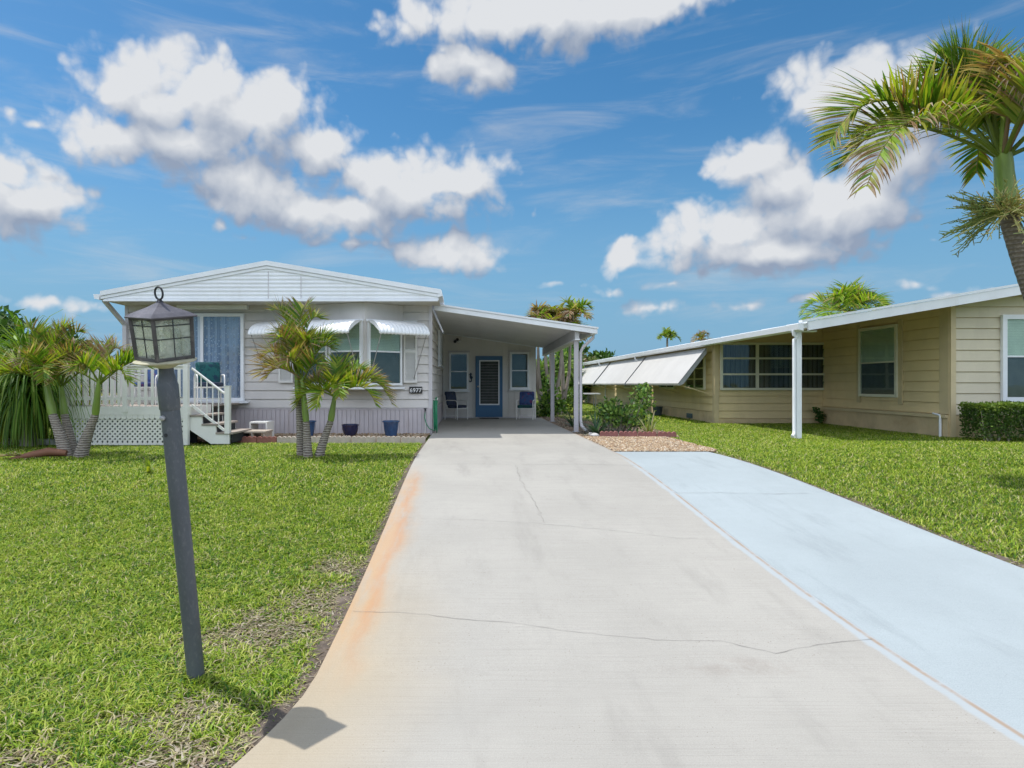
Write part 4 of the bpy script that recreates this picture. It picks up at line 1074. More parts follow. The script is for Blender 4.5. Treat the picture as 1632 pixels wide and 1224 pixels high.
# ------------------------------------------------------------------ lamp post by the drive
LX, LY = LAMP_XY
mat('post_charcoal', (.085, .096, .112), .5, .22, 3, bump=.15, bscale=25, spec=.45, stretch=(1, 1, .25), dirt=(.36, .36, .35), dirt_amt=.22, dirt_scale=(70, 70, 34))
mat('lantern_metal', (.075, .07, .068), .55, .3, 9, bump=.3, bscale=60, dirt=(.30, .27, .24), dirt_amt=.5, dirt_scale=(14, 14, 14))
mat('lantern_roof', (.10, .095, .11), .5, .2, 7, bump=.2, bscale=50, dirt=(.25, .23, .25), dirt_amt=.4, dirt_scale=(8, 8, 8))
mat('verdigris', (.40, .38, .27), .7, .2, 9, dirt=(.2, .18, .12), dirt_amt=.4, dirt_scale=(12, 12, 12))
def lantern_glass():
    mm, nt, out = nodes_of('lantern_glass')
    tc = nd(nt, 'ShaderNodeTexCoord')
    n = nd(nt, 'ShaderNodeTexNoise', i_Vector=tc.outputs['Object'], i_Scale=16.0, i_Detail=5.0)
    df = nd(nt, 'ShaderNodeBsdfDiffuse'); df.inputs[0].default_value = (.80, .82, .76, 1)
    tl = nd(nt, 'ShaderNodeBsdfTranslucent'); tl.inputs[0].default_value = (.86, .88, .80, 1)
    tr = nd(nt, 'ShaderNodeBsdfTransparent'); tr.inputs[0].default_value = (.93, .95, .90, 1)
    m1 = nd(nt, 'ShaderNodeMixShader', i_0=.5); lk(nt, df.outputs[0], m1.inputs[1]); lk(nt, tl.outputs[0], m1.inputs[2])
    f = mth(nt, 'MULTIPLY_ADD', sstep(nt, n.outputs['Fac'], .35, .7), .32, .20)
    m2 = nd(nt, 'ShaderNodeMixShader', i_0=f); lk(nt, tr.outputs[0], m2.inputs[1]); lk(nt, m1.outputs[0], m2.inputs[2])
    gl = nd(nt, 'ShaderNodeBsdfGlossy', i_Roughness=.12)
    m3 = nd(nt, 'ShaderNodeMixShader', i_0=.07); lk(nt, m2.outputs[0], m3.inputs[1]); lk(nt, gl.outputs[0], m3.inputs[2])
    lk(nt, m3.outputs[0], out.inputs[0]); MATS['lantern_glass'] = mm
lantern_glass()
lamp = thing('lamp_post', 'black leaning lamp post with four-sided pitched lantern beside the drive', 'lamp post', (LX, LY, 0))
lamp.rotation_euler = (R(10.3), R(-.6), 0)
o0 = Vector((LX, LY, 0)); ORIG[lamp.name] = Vector((0, 0, 0))
PH = 1.705                                     # pole length along its own axis
m = MB(); m.lathe([(.0455, -.12), (.0455, .3), (.046, 1.0), (.047, PH - .20)], n=28); pole = m.build('pole', 'post_charcoal', lamp, smooth=40)
m = MB(); m.lathe([(.0475, PH - .21), (.0505, PH - .205), (.0505, PH - .085), (.049, PH - .08), (.036, PH - .025), (.035, PH + .01)], n=28); m.build('collar', 'post_charcoal', pole, smooth=40)
m = MB(); m.lathe([(0, 0), (.013, 0), (.013, .012), (.008, .018), (0, .019)], n=12); m.xf((-.018, -.0455, PH - .245), (1, 0, 0), (0, 0, 1), (0, -1, 0)); m.build('bolt', 'rod_grey', pole, smooth=40)
m = MB(); m.lathe([(0, 0), (.0095, 0), (.0095, .003), (0, .003)], n=14); m.xf((-.012, -.0455, PH - .335), (1, 0, 0), (0, 0, 1), (0, -1, 0)); m.build('wire_hole', 'dark_inside', pole)
m = MB(); m.tube([(.045, 0, PH - .15), (.072, -.005, PH - .15)], .0025, 6); m.build('set_screw', 'rod_grey', pole)
ZL = PH + .005; ROT = R(-79.4); NS = 4
m = MB(); m.lathe([(.038, ZL), (.06, ZL + .012), (.146, ZL + .032), (.149, ZL + .038), (.135, ZL + .044), (.02, ZL + .046)], n=20, rot=ROT); base = m.build('base_dish', 'verdigris', lamp)
HB, HT, RB, RT = ZL + .046, ZL + .268, .133, .143
def hexp(k, r, z): a = ROT + k * 2 * PI / NS; return Vector((r * math.cos(a), r * math.sin(a), z))
m = MB()
for k in range(NS): m.bar(hexp(k, RB, HB), hexp(k, RT, HT), .016, .016, up=hexp(k, 1, 0))
for k in range(NS):
    m.bar(hexp(k, RB, HB + .007), hexp(k + 1, RB, HB + .007), .014, .014); m.bar(hexp(k, RT, HT - .010), hexp(k + 1, RT, HT - .010), .012, .024)
    # arch spandrels at the top of each pane
    a, b = hexp(k, RT - .004, HT - .02), hexp(k + 1, RT - .004, HT - .02); u = (b - a).normalized(); L = (b - a).length
    dn = (hexp(k, RB, HB) - hexp(k, RT, HT)).normalized()
    for s in (0, 1):
        pts = [(0, 0), (L / 2, 0)] + [(L / 2 - L / 2 * math.sin(i / 6 * PI / 2), .048 * (1 - math.cos(i / 6 * PI / 2))) for i in range(1, 7)]
        if s: pts = [(L - x, y) for x, y in pts]
        nn = u.cross(Vector((0, 0, 1)))
        vs = [a + u * x + dn * y for x, y in pts]; k2 = len(vs)
        m.add(vs + [v - nn * .004 for v in vs], [tuple(range(k2)), tuple(range(2 * k2 - 1, k2 - 1, -1))] + [(i, (i + 1) % k2, k2 + (i + 1) % k2, k2 + i) for i in range(k2)])
frm = m.build('lantern_frame', 'lantern_metal', lamp)
for k in range(NS):
    q = .008
    a, b, c, d = hexp(k, RB - q, HB + .012), hexp(k + 1, RB - q, HB + .012), hexp(k + 1, RT - q, HT - .022), hexp(k, RT - q, HT - .022)
    m = MB(); nn = ((b - a).cross(d - a)).normalized() * .003
    m.add([a, b, c, d, a + nn, b + nn, c + nn, d + nn], [(0, 1, 2, 3), (7, 6, 5, 4), (0, 4, 5, 1), (1, 5, 6, 2), (2, 6, 7, 3), (3, 7, 4, 0)])
    pn = m.build('glass_pane', 'lantern_glass', frm)
    m = MB(); q2 = .002
    ab, dc = (hexp(k, RB - q2, HB + .01) + hexp(k + 1, RB - q2, HB + .01)) / 2, (hexp(k, RT - q2, HT - .02) + hexp(k + 1, RT - q2, HT - .02)) / 2
    m.tube([ab, dc], .0028, 6)
    for t in (.50, .84): m.tube([hexp(k, RB - q2, HB + .01).lerp(hexp(k, RT - q2, HT - .02), t), hexp(k + 1, RB - q2, HB + .01).lerp(hexp(k + 1, RT - q2, HT - .02), t)], .0028, 6)
    m.build('leading', 'black_metal', frm)
m = MB()
m.lathe([(.168, HT - .014), (.172, HT - .008), (.135, HT + .010), (.065, HT + .036), (.018, HT + .058), (.016, HT + .066), (.01, HT + .07)], n=NS, rot=ROT); rf = m.build('lantern_roof', 'lantern_roof', lamp)
m = MB(); m.tube([(.0255 * math.sin(2 * PI * i / 22), -.013 * math.sin(2 * PI * i / 22), HT + .104 + .031 * -math.cos(2 * PI * i / 22)) for i in range(23)], .0048, 8, cap=False); m.lathe([(.014, HT + .062), (.010, HT + .074), (.004, HT + .078)], n=10)
m.build('ring', 'black_metal', rf, smooth=60)
m = MB()
for x, y in ((.03, -.02), (-.035, .0), (.0, .04)): m.lathe([(.014, 0), (.014, .09), (.011, .095)], (x, y, HB), n=10)
m.build('candle_socket', 'white_paint', lamp, smooth=40)
m = MB()
for x, y in ((.03, -.02), (-.035, .0), (.0, .04)): m.lathe([(.009, .095), (.016, .115), (.017, .13), (.010, .155), (.002, .168)], (x, y, HB), n=10)
m.build('bulb', 'blind_slat', lamp, smooth=60)

# ------------------------------------------------------------------ glazed pots in the pebble bed
mat('glaze_blue', (.035, .085, .19), .22, .25, 5, spec=.6, coat=.5, bump=.1, bscale=14)
mat('glaze_navy', (.018, .022, .07), .22, .25, 5, spec=.6, coat=.5, bump=.1, bscale=14)
mat('pot_soil', (.05, .038, .028), .95, .3, 12, bump=1, bscale=50)
def pot(label, x, y, prof, mm):
    t = thing('plant_pot', label, 'plant pot', (x, y, gf(y) - .01), 'glazed pots below the bay window')
    ORIG[t.name] = Vector((0, 0, 0))
    m = MB(); m.lathe(prof, n=32); m.build('pot_body', mm, t, smooth=35)
    r, z = prof[-4][0] - .022, prof[-4][1] - .03
    m = MB(); m.lathe([(r, z), (r * .5, z + .012), (0, z + .015)], n=20); m.build('soil', 'pot_soil', t, smooth=60)
tall = [(.0, 0), (.125, 0), (.13, .01), (.158, .15), (.176, .30), (.178, .315), (.196, .318), (.198, .345), (.19, .352), (.172, .350), (.165, .29), (.0, .2)]
bowl = [(0, 0), (.10, 0), (.115, .012), (.155, .07), (.180, .16), (.187, .23), (.196, .235), (.198, .26), (.19, .268), (.174, .265), (.17, .21), (0, .12)]
pot('tall medium blue glazed pot beside the garden hose', -1.73, 14.2, tall, 'glaze_blue')
pot('low dark navy glazed bowl between the two taller pots', -2.66, 14.25, bowl, 'glaze_navy')
pot('blue glazed pot half hidden behind the slim palm trunks', -3.62, 14.2, tall, 'glaze_blue')

# ------------------------------------------------------------------ scalloped edging blocks
mat('edging_buff', (.50, .43, .37), .9, .12, 5, bump=.6, bscale=40, dirt=(.30, .25, .2), dirt_amt=.35, dirt_scale=(6, 6, 6))
mat('edging_red', (.27, .115, .09), .9, .2, 5, bump=.6, bscale=40, dirt=(.17, .09, .07), dirt_amt=.4, dirt_scale=(6, 6, 6))
mat('edging_maroon', (.27, .115, .105), .85, .2, 5, bump=.5, bscale=40, dirt=(.36, .2, .18), dirt_amt=.35, dirt_scale=(7, 7, 7))
mat('edging_grey', (.47, .46, .45), .9, .15, 4, bump=.6, bscale=30, dirt=(.3, .29, .26), dirt_amt=.35, dirt_scale=(5, 5, 5))
def edging(label, x, y, rz_, n, mm, grp, step=.098, h=.115):
    m = MB(); poly = [(0, -.06)]
    for k in range(n):
        for i in range(7): a = PI * i / 6; poly.append((k * step + step / 2 - step / 2 * math.cos(a), h - .049 + .049 * math.sin(a)))
    poly.append((n * step, -.06)); m.prism([p for p in poly], 'y', -.03, .03)
    o = m.build('edging_block', mm); o.location = (x, y, gf(y) + random.uniform(-.012, .004)); o.rotation_euler = (R(random.uniform(-3, 3)), R(random.uniform(-.8, .8)), rz_)
    bv = o.modifiers.new('soft', 'BEVEL'); bv.width = .008; bv.segments = 2; bv.limit_method = 'ANGLE'
    return tag(o, label, 'edging block', grp)
x = -4.66; lab = ['brick red scalloped edging block beside the timber step', 'second brick red scalloped edging block, next to the buff ones',
                  'buff scalloped edging block touching the red ones', 'buff scalloped edging block just before the slim palm trunks', 'buff scalloped edging block directly behind the palm trunks',
                  'buff scalloped edging block in front of the navy bowl', 'buff scalloped edging block between navy bowl and blue pot', 'pale buff scalloped edging block ending the row at the drive']
for i, l in enumerate(lab):
    n = [4, 4, 5, 5, 5, 5, 5, 5][i]
    edging(l, x, 12.72 + random.uniform(-.015, .015), R(random.uniform(-1.5, 1.5)), n, 'edging_red' if i < 2 else 'edging_buff', 'scalloped edging along the pebble bed'); x += n * .098 + .012
x, y = 2.95, 13.98
for i, l in enumerate(['maroon edging block next to the white stone at the carport post', 'maroon edging block below the leafy shrub', 'maroon edging block between shrub and spiky yucca', 'maroon edging block ending the row at the lawn']):
    edging(l, x, y + random.uniform(-.02, .02) - .02 * i, R(-1 + random.uniform(-2, 2)), 4, 'edging_maroon', 'maroon edging along the planting bed', .10, .12); x += .425
x, y = -9.2, 12.25
for i, l in enumerate(['grey curved kerb block at the lawn corner under the tall grasses', 'grey curved kerb block beside the fountain-like ponytail plant', 'grey curved kerb block nearest the triple palm']):
    m = MB(); m.prism([(0, -.05), (0, .07), (.06, .095), (.2, .105), (.48, .10), (.6, .08), (.64, .05), (.64, -.05)], 'y', -.06, .06)
    o = m.build('kerb_block', 'edging_grey'); o.location = (x, y - .0 * i, gf(y)); o.rotation_euler = (0, 0, R([4, -2, -4][i])); bv = o.modifiers.new('soft', 'BEVEL'); bv.width = .025; bv.segments = 3
    tag(o, l, 'kerb block', 'grey kerb blocks by the tall grasses'); x += .68
def stone(label, x, y, s, col='edging_grey', sd=1):
    r = random.Random(sd); m = MB(); prof = []
    import bmesh
    bm = bmesh.new(); bmesh.ops.create_icosphere(bm, subdivisions=3, radius=1)
    for v in bm.verts:
        k = 1 + .18 * math.sin(3 * v.co.x + sd) * math.cos(2.5 * v.co.y + sd * 2) + .1 * math.sin(5 * v.co.z + sd)
        v.co = Vector((v.co.x * s * k, v.co.y * s * .8 * k, v.co.z * s * .6 * k))
    me = bpy.data.meshes.new('stone'); bm.to_mesh(me); bm.free(); me.materials.append(MATS[col]); me.shade_smooth()
    o = bpy.data.objects.new('stone', me); C.objects.link(o); o.location = (x, y, gf(y) + s * .35); ORIG[o.name] = Vector((0, 0, 0))
    return tag(o, label, 'stone')
stone('pale rounded stone at the foot of the carport post', 2.83, 13.98, .085, sd=2); stone('small pale stone beside the drainpipe end', 2.83, 14.4, .06, sd=5); stone('white flattish stone in the bed under the shrub', 3.35, 14.25, .07, sd=8)

# ------------------------------------------------------------------ house number, hose, lamp and ornaments on the walls
mat('sign_black', (.025, .024, .026), .45, .2, 8, spec=.4)
mat('sign_white', (.75, .75, .75), .5, .03, 8)
nb = thing('house_number_sign', 'black plaque reading 6977 on the grey front wall', 'house number', ((662.5 - VX) * .0149, HY - .02, 1.475))
a, b, t, bo = (652.5 - VX) * .0149, (673 - VX) * .0149, EYE - 4.2 * .0149, EYE - 15 * .0149
m = MB(); m.box(a, b, HY - .045, HY - .024, bo, t); m.build('plaque', 'sign_black', nb)
def digit_mesh(txt, h, parent, x, y, z):
    cu = bpy.data.curves.new('digits', 'FONT'); cu.body = txt; cu.size = h * 1.38; cu.extrude = .002; cu.align_x = 'CENTER'; cu.offset = .0012
    tmp = bpy.data.objects.new('digits_tmp', cu); C.objects.link(tmp)
    dg = bpy.context.evaluated_depsgraph_get(); me = bpy.data.meshes.new_from_object(tmp.evaluated_get(dg))
    bpy.data.objects.remove(tmp); me.materials.clear(); me.materials.append(MATS['sign_white'])
    o = bpy.data.objects.new('digit', me); C.objects.link(o); o.parent = parent
    o.location = Vector((x, y, z)) - ORIG[parent.name]; o.rotation_euler = (R(90), 0, 0)
for i, ch in enumerate('6977'): digit_mesh(ch, .10, nb, a + (b - a) * (.15 + .233 * i), HY - .048, (bo + t) / 2 - .052)

mat('hose_green', (.015, .20, .09), .4, .12, 6, spec=.5)
hx, hy_ = -.80, 15.05
hose = thing('garden_hose', 'coiled green garden hose hanging on the corner of the grey home', 'garden hose', (hx, hy_, .6))
m = MB(); pts = []
for i in range(220):
    t = i / 36.0 * 2 * PI; k = i / 220
    pts.append((hx + .02 + .035 * math.sin(t * .37) + .02 * k, hy_ + .0 + .13 * math.sin(t) + .05 * math.sin(i * .7) * 0, .86 + (.37 - .05 * math.sin(t * .23)) * math.cos(t)))
m.tube(pts, .0125, 8); m.build('hose_coil', 'hose_green', hose, smooth=60)
m = MB(); m.tube([(-1.00, HY - .06, .95), (-1.01, HY - .08, .80), (-.97, HY - .1, .66), (-.90, HY - .1, .55), (-.80, HY - .05, .50), (-.76, HY + .1, .52)], .011, 8); m.build('hose_lead', 'hose_green', hose, smooth=60)
m = MB(); m.tube([(hx - .05, hy_, 1.22), (hx + .07, hy_, 1.22), (hx + .09, hy_, 1.27)], .012, 8); m.build('hanger', 'tube_white', hose, smooth=60)
sp_ = thing('water_tap', 'small dark garden tap on a white riser at the skirting', 'tap', (-1.0, HY - .04, .9))
m = MB(); m.tube([(-1.0, HY - .03, .44), (-1.0, HY - .03, .96)], .012, 8); m.build('riser_pipe', 'tube_white', sp_, smooth=60)
m = MB(); m.tube([(-1.0, HY - .03, .96), (-1.0, HY - .03, 1.0)], .018, 8); m.tube([(-1.0, HY - .03, .97), (-1.0, HY - .085, .955), (-1.0, HY - .09, .93)], .012, 8); m.tube([(-1.03, HY - .03, 1.015), (-.97, HY - .03, 1.015)], .009, 6); m.build('tap_body', 'black_metal', sp_, smooth=60)

wl = thing('wall_light', 'small twin floodlight on the wall under the carport roof', 'wall light', (rw(730), RY - .05, rz(543)))
m = MB(); m.lathe([(0, 0), (.05, 0), (.05, .02), (.03, .03), (0, .03)], n=16); m.xf((rw(729), RY - .012, rz(541)), (1, 0, 0), (0, 0, 1), (0, -1, 0)); m.build('mount', 'black_metal', wl, smooth=40)
for dx, mm in ((-.07, 'black_metal'), (.07, 'tube_white')):
    m = MB(); m.lathe([(.012, -.06), (.025, -.04), (.05, .03), (.055, .06), (.03, .065), (0, .066)], n=16); m.xf((rw(729) + dx, RY - .11, rz(543.5)), (1, 0, 0), (0, -.55, .83), (dx * 2, -.8, -.55)); m.build('lamp_head', mm, wl, smooth=40)
    m = MB(); m.tube([(rw(729), RY - .04, rz(541)), (rw(729) + dx, RY - .08, rz(542.5))], .012, 6); m.build('arm', 'black_metal', wl)
mat('ornament_blue', (.015, .03, .06), .4, .3, 9)
sh = [(0, .15), (.035, .17), (.06, .15), (.055, .12), (.10, .105), (.105, .09), (.055, .085), (.07, .04), (.06, -.01), (.03, -.05), (.02, -.09), (.035, -.12), (.065, -.115), (.07, -.09), (.09, -.10), (.088, -.135), (.05, -.155), (.005, -.145), (-.015, -.10), (-.012, -.04), (-.04, -.01), (-.045, .03), (-.01, .05), (.005, .09), (-.02, .12)]
m = MB(); m.prism([(x * -1, z * 1.02) for x, z in sh], 'y', -.012, .012); o = m.build('wall_ornament', 'ornament_blue'); o.location = (rw(751.5), RY - .026, rz(602)); tag(o, 'dark seahorse shaped ornament hung beside the blue door', 'wall ornament')
m = MB(); pts = []
for i in range(10): a_ = PI / 2 + i * PI / 5; r_ = .075 if i % 2 == 0 else .024; pts.append((r_ * math.cos(a_), r_ * math.sin(a_)))
m.prism(pts, 'y', -.012, .012); o = m.build('starfish_ornament', 'tube_white'); o.location = ((351 - VX) * .01478, 14.78, EYE - 24.5 * .01478); tag(o, 'small white starfish ornament behind the stair balusters', 'ornament')
mat('mat_dark', (.05, .045, .045), .95, .3, 30, bump=1, bscale=120)
m = MB(); m.box(rw(764), rw(794), RY - .62, RY - .12, gf(21) + .002, gf(21) + .016); tag(m.build('doormat', 'mat_dark'), 'dark doormat lying before the blue door', 'doormat')
# ------------------------------------------------------------------ the tan home next door
TAN = (.73, .58, .33)
mat('tan_siding', TAN, .6, .05, 1.2, bump=.08, bscale=30, dirt=(.36, .28, .17), dirt_amt=.22, dirt_scale=(2, 2, .6))
mat('beige_siding', (.64, .57, .43), .6, .05, 1.2, bump=.08, bscale=30, dirt=(.40, .34, .26), dirt_amt=.2, dirt_scale=(2, 2, .6))
mat('tan_trim', (.60, .49, .30), .6, .06, 2)
mat('stucco_tan', (.60, .47, .28), .9, .12, 2, bump=.5, bscale=60, dirt=(.42, .24, .12), dirt_amt=.45, dirt_scale=(1.5, 1.5, 2.5))
mat('awning_cream', (.55, .535, .51), .55, .04, 1.5, dirt=(.5, .47, .42), dirt_amt=.18, dirt_scale=(.5, 1, 3))
mat('cream_frame', (.70, .68, .55), .5, .05, 3)
mat('dark_curtain', (.10, .10, .11), .9, .3, 1, stretch=(14, 14, .3))
NX, NY0, NY1, NXR, NYF = 7.45, 18.9, 43.5, 10.70, 13.9
GZ = .43
nb_ = thing('mobile_home', 'tan mobile home with white roof and a row of cream awnings', 'house', (9.5, 18.9, GZ))
RXE, RY0 = 7.12, 13.35
def nroof(x): return 2.78 + (x - RXE) * .168          # underside at the eave line
XR = 20.5; XP = 14.2
m = MB(); m.prism([(NX + .03, GZ - .1), (XR, GZ - .1), (XR, nroof(XR - 7) - .05), (XP, nroof(XP) - .06), (NX + .03, nroof(NX) - .06)], 'y', NY0 + .03, NY1); m.prism([(NXR + .03, GZ - .1), (XR, GZ - .1), (XR, nroof(XR - 7) - .06), (XP, nroof(XP) - .07), (NXR + .03, nroof(NXR) - .07)], 'y', NYF + .03, NY0 + .05); m.build('wall_core', 'tan_siding', nb_)
# sidings
def clipz(x0abs): return lambda z: (z + .62 - 2.72) / .168 + RXE - x0abs
m = MB(); lap_boards(m, .10, NXR - NX - .0, 0, 3.4 - .55, .225, gap=.021, clip=lambda z: (z + .55 - 2.74) / .168 + RXE - NX); m.xf((NX, NY0 + .025, .55), (1, 0, 0), (0, -1, 0)); m.build('porch_wall', 'tan_siding', nb_)
m = MB(); lap_boards(m, .06, NY1 - NY0, 0, nroof(NX) - .75, .225, gap=.021); m.xf((NX + .025, NY0, .75), (0, 1, 0), (-1, 0, 0)); m.build('side_wall', 'tan_siding', nb_)
m = MB(); lap_boards(m, .30, NY0 - NYF, 0, nroof(NXR) - .93, .245, gap=.018); m.xf((NXR + .025, NYF, .92), (0, 1, 0), (-1, 0, 0)); m.build('recess_wall', 'tan_siding', nb_)
m = MB(); lap_boards(m, .10, 9, 0, 4.2 - .9, .24, gap=.016, clip=lambda z: (z + .9 - 2.74) / .168 + RXE - NXR); m.xf((NXR, NYF + .025, .9), (1, 0, 0), (0, -1, 0)); m.build('front_wall', 'beige_siding', nb_)
# foundation and ledge of the recess, base of the other walls
m = MB(); m.box(NXR - .05, NXR + .03, NYF + .02, NY0, GZ - .1, .84); m.box(NXR - .02, XR, NYF - .02, NYF + .03, GZ - .1, .9); m.box(NX + .0, NXR - .05, NY0 - .02, NY0 + .03, GZ - .1, .55); m.box(NX - .02, NX + .03, NY0 + .0, NY1, GZ - .1, .75); m.build('foundation', 'stucco_tan', nb_)
m = MB(); m.box(NXR - .10, NXR + .03, NYF + .02, NY0 - .03, .84, .915); m.build('ledge', 'tan_trim', nb_)
m = MB()
m.box(NX - .015, NX + .11, NY0 - .03, NY0 + .02, GZ, nroof(NX) - .03); m.box(NX - .025, NX + .02, NY0 + .02, NY0 + .12, GZ, nroof(NX) - .03); m.build('corner_trim', 'tan_trim', nb_)
m = MB(); m.box(NXR - .012, NXR + .10, NYF - .032, NYF + .02, GZ, nroof(NXR) - .03); m.box(NXR - .022, NXR + .02, NYF + .02, NYF + .30, GZ + .5, nroof(NXR) - .03); m.build('corner_trim', 'tan_trim', nb_)
# roof: white pan metal, stepped rake fascia, gutter at the low eave
m = MB(); m.prism([(RXE, nroof(RXE)), (XP, nroof(XP)), (XR + .4, nroof(XR - 7.0)), (XR + .4, nroof(XR - 7.0) + .1), (XP, nroof(XP) + .10), (RXE, nroof(RXE) + .10)], 'y', RY0 + .02, NY1 + .4); nrf = m.build('roof', 'roof_white', nb_)
m = MB(); m.prism([(RXE + .12, nroof(RXE + .12) - .06), (XP, nroof(XP) - .06), (XP, nroof(XP) + .13), (RXE + .12, nroof(RXE + .12) + .13)], 'y', RY0 - .03, RY0 + .018)
m.prism([(RXE - .02, nroof(RXE) + .135), (XP, nroof(XP) + .138), (XP, nroof(XP) + .185), (RXE - .02, nroof(RXE) + .18)], 'y', RY0 - .05, RY0 + .10); m.build('rake_fascia', 'white_metal', nrf)
mat('soffit_tan', (.50, .43, .30), .7, .06, 2)
m = MB(); m.prism([(RXE + .02, nroof(RXE + .02) - .03), (NXR, nroof(NXR) - .03), (NXR, nroof(NXR) - .004), (RXE + .02, nroof(RXE + .02) - .004)], 'y', RY0 + .03, NY0); m.build('soffit', 'soffit_tan', nrf)
m = MB(); m.prism([(RXE + .01, nroof(RXE) - .05), (RXE - .09, nroof(RXE) - .02), (RXE - .11, nroof(RXE) + .10), (RXE - .09, nroof(RXE) + .11), (RXE + .01, nroof(RXE) + .12)], 'y', RY0 - .04, NY1 + .4); m.build('gutter', 'white_metal', nrf)
m = MB(); y = RY0 + .6                                # raised pans on the roof seen edge-on
while y < NY1: m.prism([(RXE - .01, nroof(RXE) + .101), (XP, nroof(XP) + .101), (XP, nroof(XP) + .135), (RXE - .01, nroof(RXE) + .135)], 'y', y, y + .04); y += 1.2
m.build('roof_seam', 'roof_white', nrf)
# porch post with downspout
PXP, PYP = 7.17, 13.62
m = MB(); m.box(PXP - .05, PXP + .05, PYP - .05, PYP + .05, GZ - .05, nroof(PXP) - .06); m.box(PXP - .056, PXP - .03, PYP - .058, PYP - .051, GZ, nroof(PXP) - .06); m.box(PXP + .03, PXP + .056, PYP - .058, PYP - .051, GZ, nroof(PXP) - .06); m.build('porch_post', 'white_metal', nb_)
m = MB(); m.box(PXP - .12, PXP + .38, PYP - .07, PYP + .07, nroof(PXP) - .062, nroof(PXP) - .034); m.build('post_cap', 'white_metal', nb_)
def dspout(x, y, ztop, zbot, out, mm='white_metal'):
    m = MB(); r = .036
    m.tube([(RXE - .07, y, ztop), (RXE - .07, y, ztop - .08), (RXE - .03, y, ztop - .14), (x - .03, y, ztop - .22), (x, y, ztop - .30), (x, y, zbot + .16), (x - .02, y, zbot + .09), (x + out[0] * .5, y + out[1] * .5, zbot + .05), (x + out[0], y + out[1], zbot + .03)], r, 10)
    m.build('downspout', mm, nb_, smooth=50)
m = MB(); m.tube([(RXE - .07, PYP - .05, 2.76), (RXE - .06, PYP - .05, 2.66), (RXE + .02, PYP - .05, 2.61), (PXP - .09, PYP - .02, 2.56), (PXP - .088, PYP - .02, 2.44), (PXP - .088, PYP - .02, .60), (PXP - .10, PYP - .04, .52), (PXP - .17, PYP - .10, .47)], .037, 10); m.build('downspout', 'white_metal', nb_, smooth=50)
dspout(NX - .06, 26.4, 2.76, GZ, (-.22, -.05)); dspout(NX - .06, 33.6, 2.76, GZ, (-.2, -.05))
# windows
U1, N1 = (1, 0, 0), (0, -1, 0)
zw0, zw1 = EYE - 9.8 * .0189, EYE + 66 * .0189
wx0 = (1147 - VX) * .0189; wx1 = (1323 - VX) * .0189
wf = window(nb_, (wx0, NY0 - .005, zw0), U1, N1, wx1 - wx0, zw1 - zw0, rows=3, cols=3, frame=.07, muntin=.045, frame_mat='cream_frame', blinds=False, sill=False)
m = MB(); n = 120; L = wx1 - wx0 - .14
vs = []
for i in range(n + 1): vs += [(.07 + L * i / n, .012 + .010 * math.sin(i * 1.15), .07), (.07 + L * i / n, .012 + .010 * math.sin(i * 1.15), zw1 - zw0 - .07)]
m.add(vs, [(2 * i, 2 * i + 2, 2 * i + 3, 2 * i + 1) for i in range(n)]); m.xf((wx0, NY0 - .005, zw0), U1, N1); m.build('curtain', 'dark_curtain', wf, smooth=80)
ya, yb = NXR / .627, NXR / .688
window(nb_, (NXR - .004, yb, EYE - .021 * yb - .01), (0, 1, 0), (-1, 0, 0), ya - yb, 1.83, rows=2, split=.49, frame=.075, frame_mat='cream_frame', sill=False)
m = MB(); m.box(NXR - .03, NXR + .0, yb - .14, yb - .0, 1.10, 3.2); m.box(NXR - .03, NXR, ya + .0, ya + .14, 1.10, 3.2); m.build('window_casing', 'tan_trim', nb_)
window(nb_, (11.80, NYF - .006, 1.21), U1, N1, 1.25, 1.92, rows=2, split=.52, frame=.10, frame_mat='white_metal', sill=False)
for (y0, y1) in ((19.6, 21.3), (22.4, 24.2), (27.2, 29.6), (34.5, 37.0)):
    window(nb_, (NX - .004, y0, 1.42), (0, 1, 0), (-1, 0, 0), y1 - y0, 1.02, rows=3, cols=2, frame=.06, frame_mat='cream_frame', blinds=False, sill=False)
# three long tilted awnings with side wings
for (y0, y1) in ((19.0, 25.3), (25.5, 31.5), (31.85, 40.0)):
    m = MB(); xt, zt, xo, zo = 7.24, nroof(RXE) - .09, 6.38, 1.62
    def qd(t): return (xt + (xo - xt) * t, zt + (zo - zt) * t)
    k = 60; pts = [qd(i / k) for i in range(k + 1)]
    vs = []
    for i, (x, z) in enumerate(pts):
        d = .003 if i % 2 == 1 else 0.0; vs += [(x - d, y0, z + d), (x - d, y1, z + d)]
    vs += [(xo + .02, y0, zo - .06), (xo + .02, y1, zo - .06)]
    m.add(vs, [(2 * i, 2 * i + 1, 2 * i + 3, 2 * i + 2) for i in range(len(vs) // 2 - 1)]); aw = m.build('awning', 'awning_cream', nb_, fix=False)
    s = aw.modifiers.new('thick', 'SOLIDIFY'); s.thickness = .012; s.offset = -1
    for y in (y0, y1):
        m = MB(); vs = [(xt, y, zt + .02), (xo, y, zo), (xo + .04, y, zo - .07), (xo + .16, y, zo - .02), (xt, y, zt - .16)]
        vs2 = [(x, y + .012, z) for x, y, z in vs]; m.add(vs + vs2, [(0, 1, 2, 3, 4), (9, 8, 7, 6, 5)] + [(i, (i + 1) % 5, 5 + (i + 1) % 5, 5 + i) for i in range(5)]); m.build('awning_wing', 'rod_grey' if y == y0 else 'awning_cream', aw)
    for y in (y0 + .15, (y0 + y1) / 2, y1 - .15):
        m = MB(); m.tube([(xo + .03, y, zo - .03), (NX - .01, y - .1, zo - .35)], .014, 6); m.build('strut', 'tan_trim', aw)
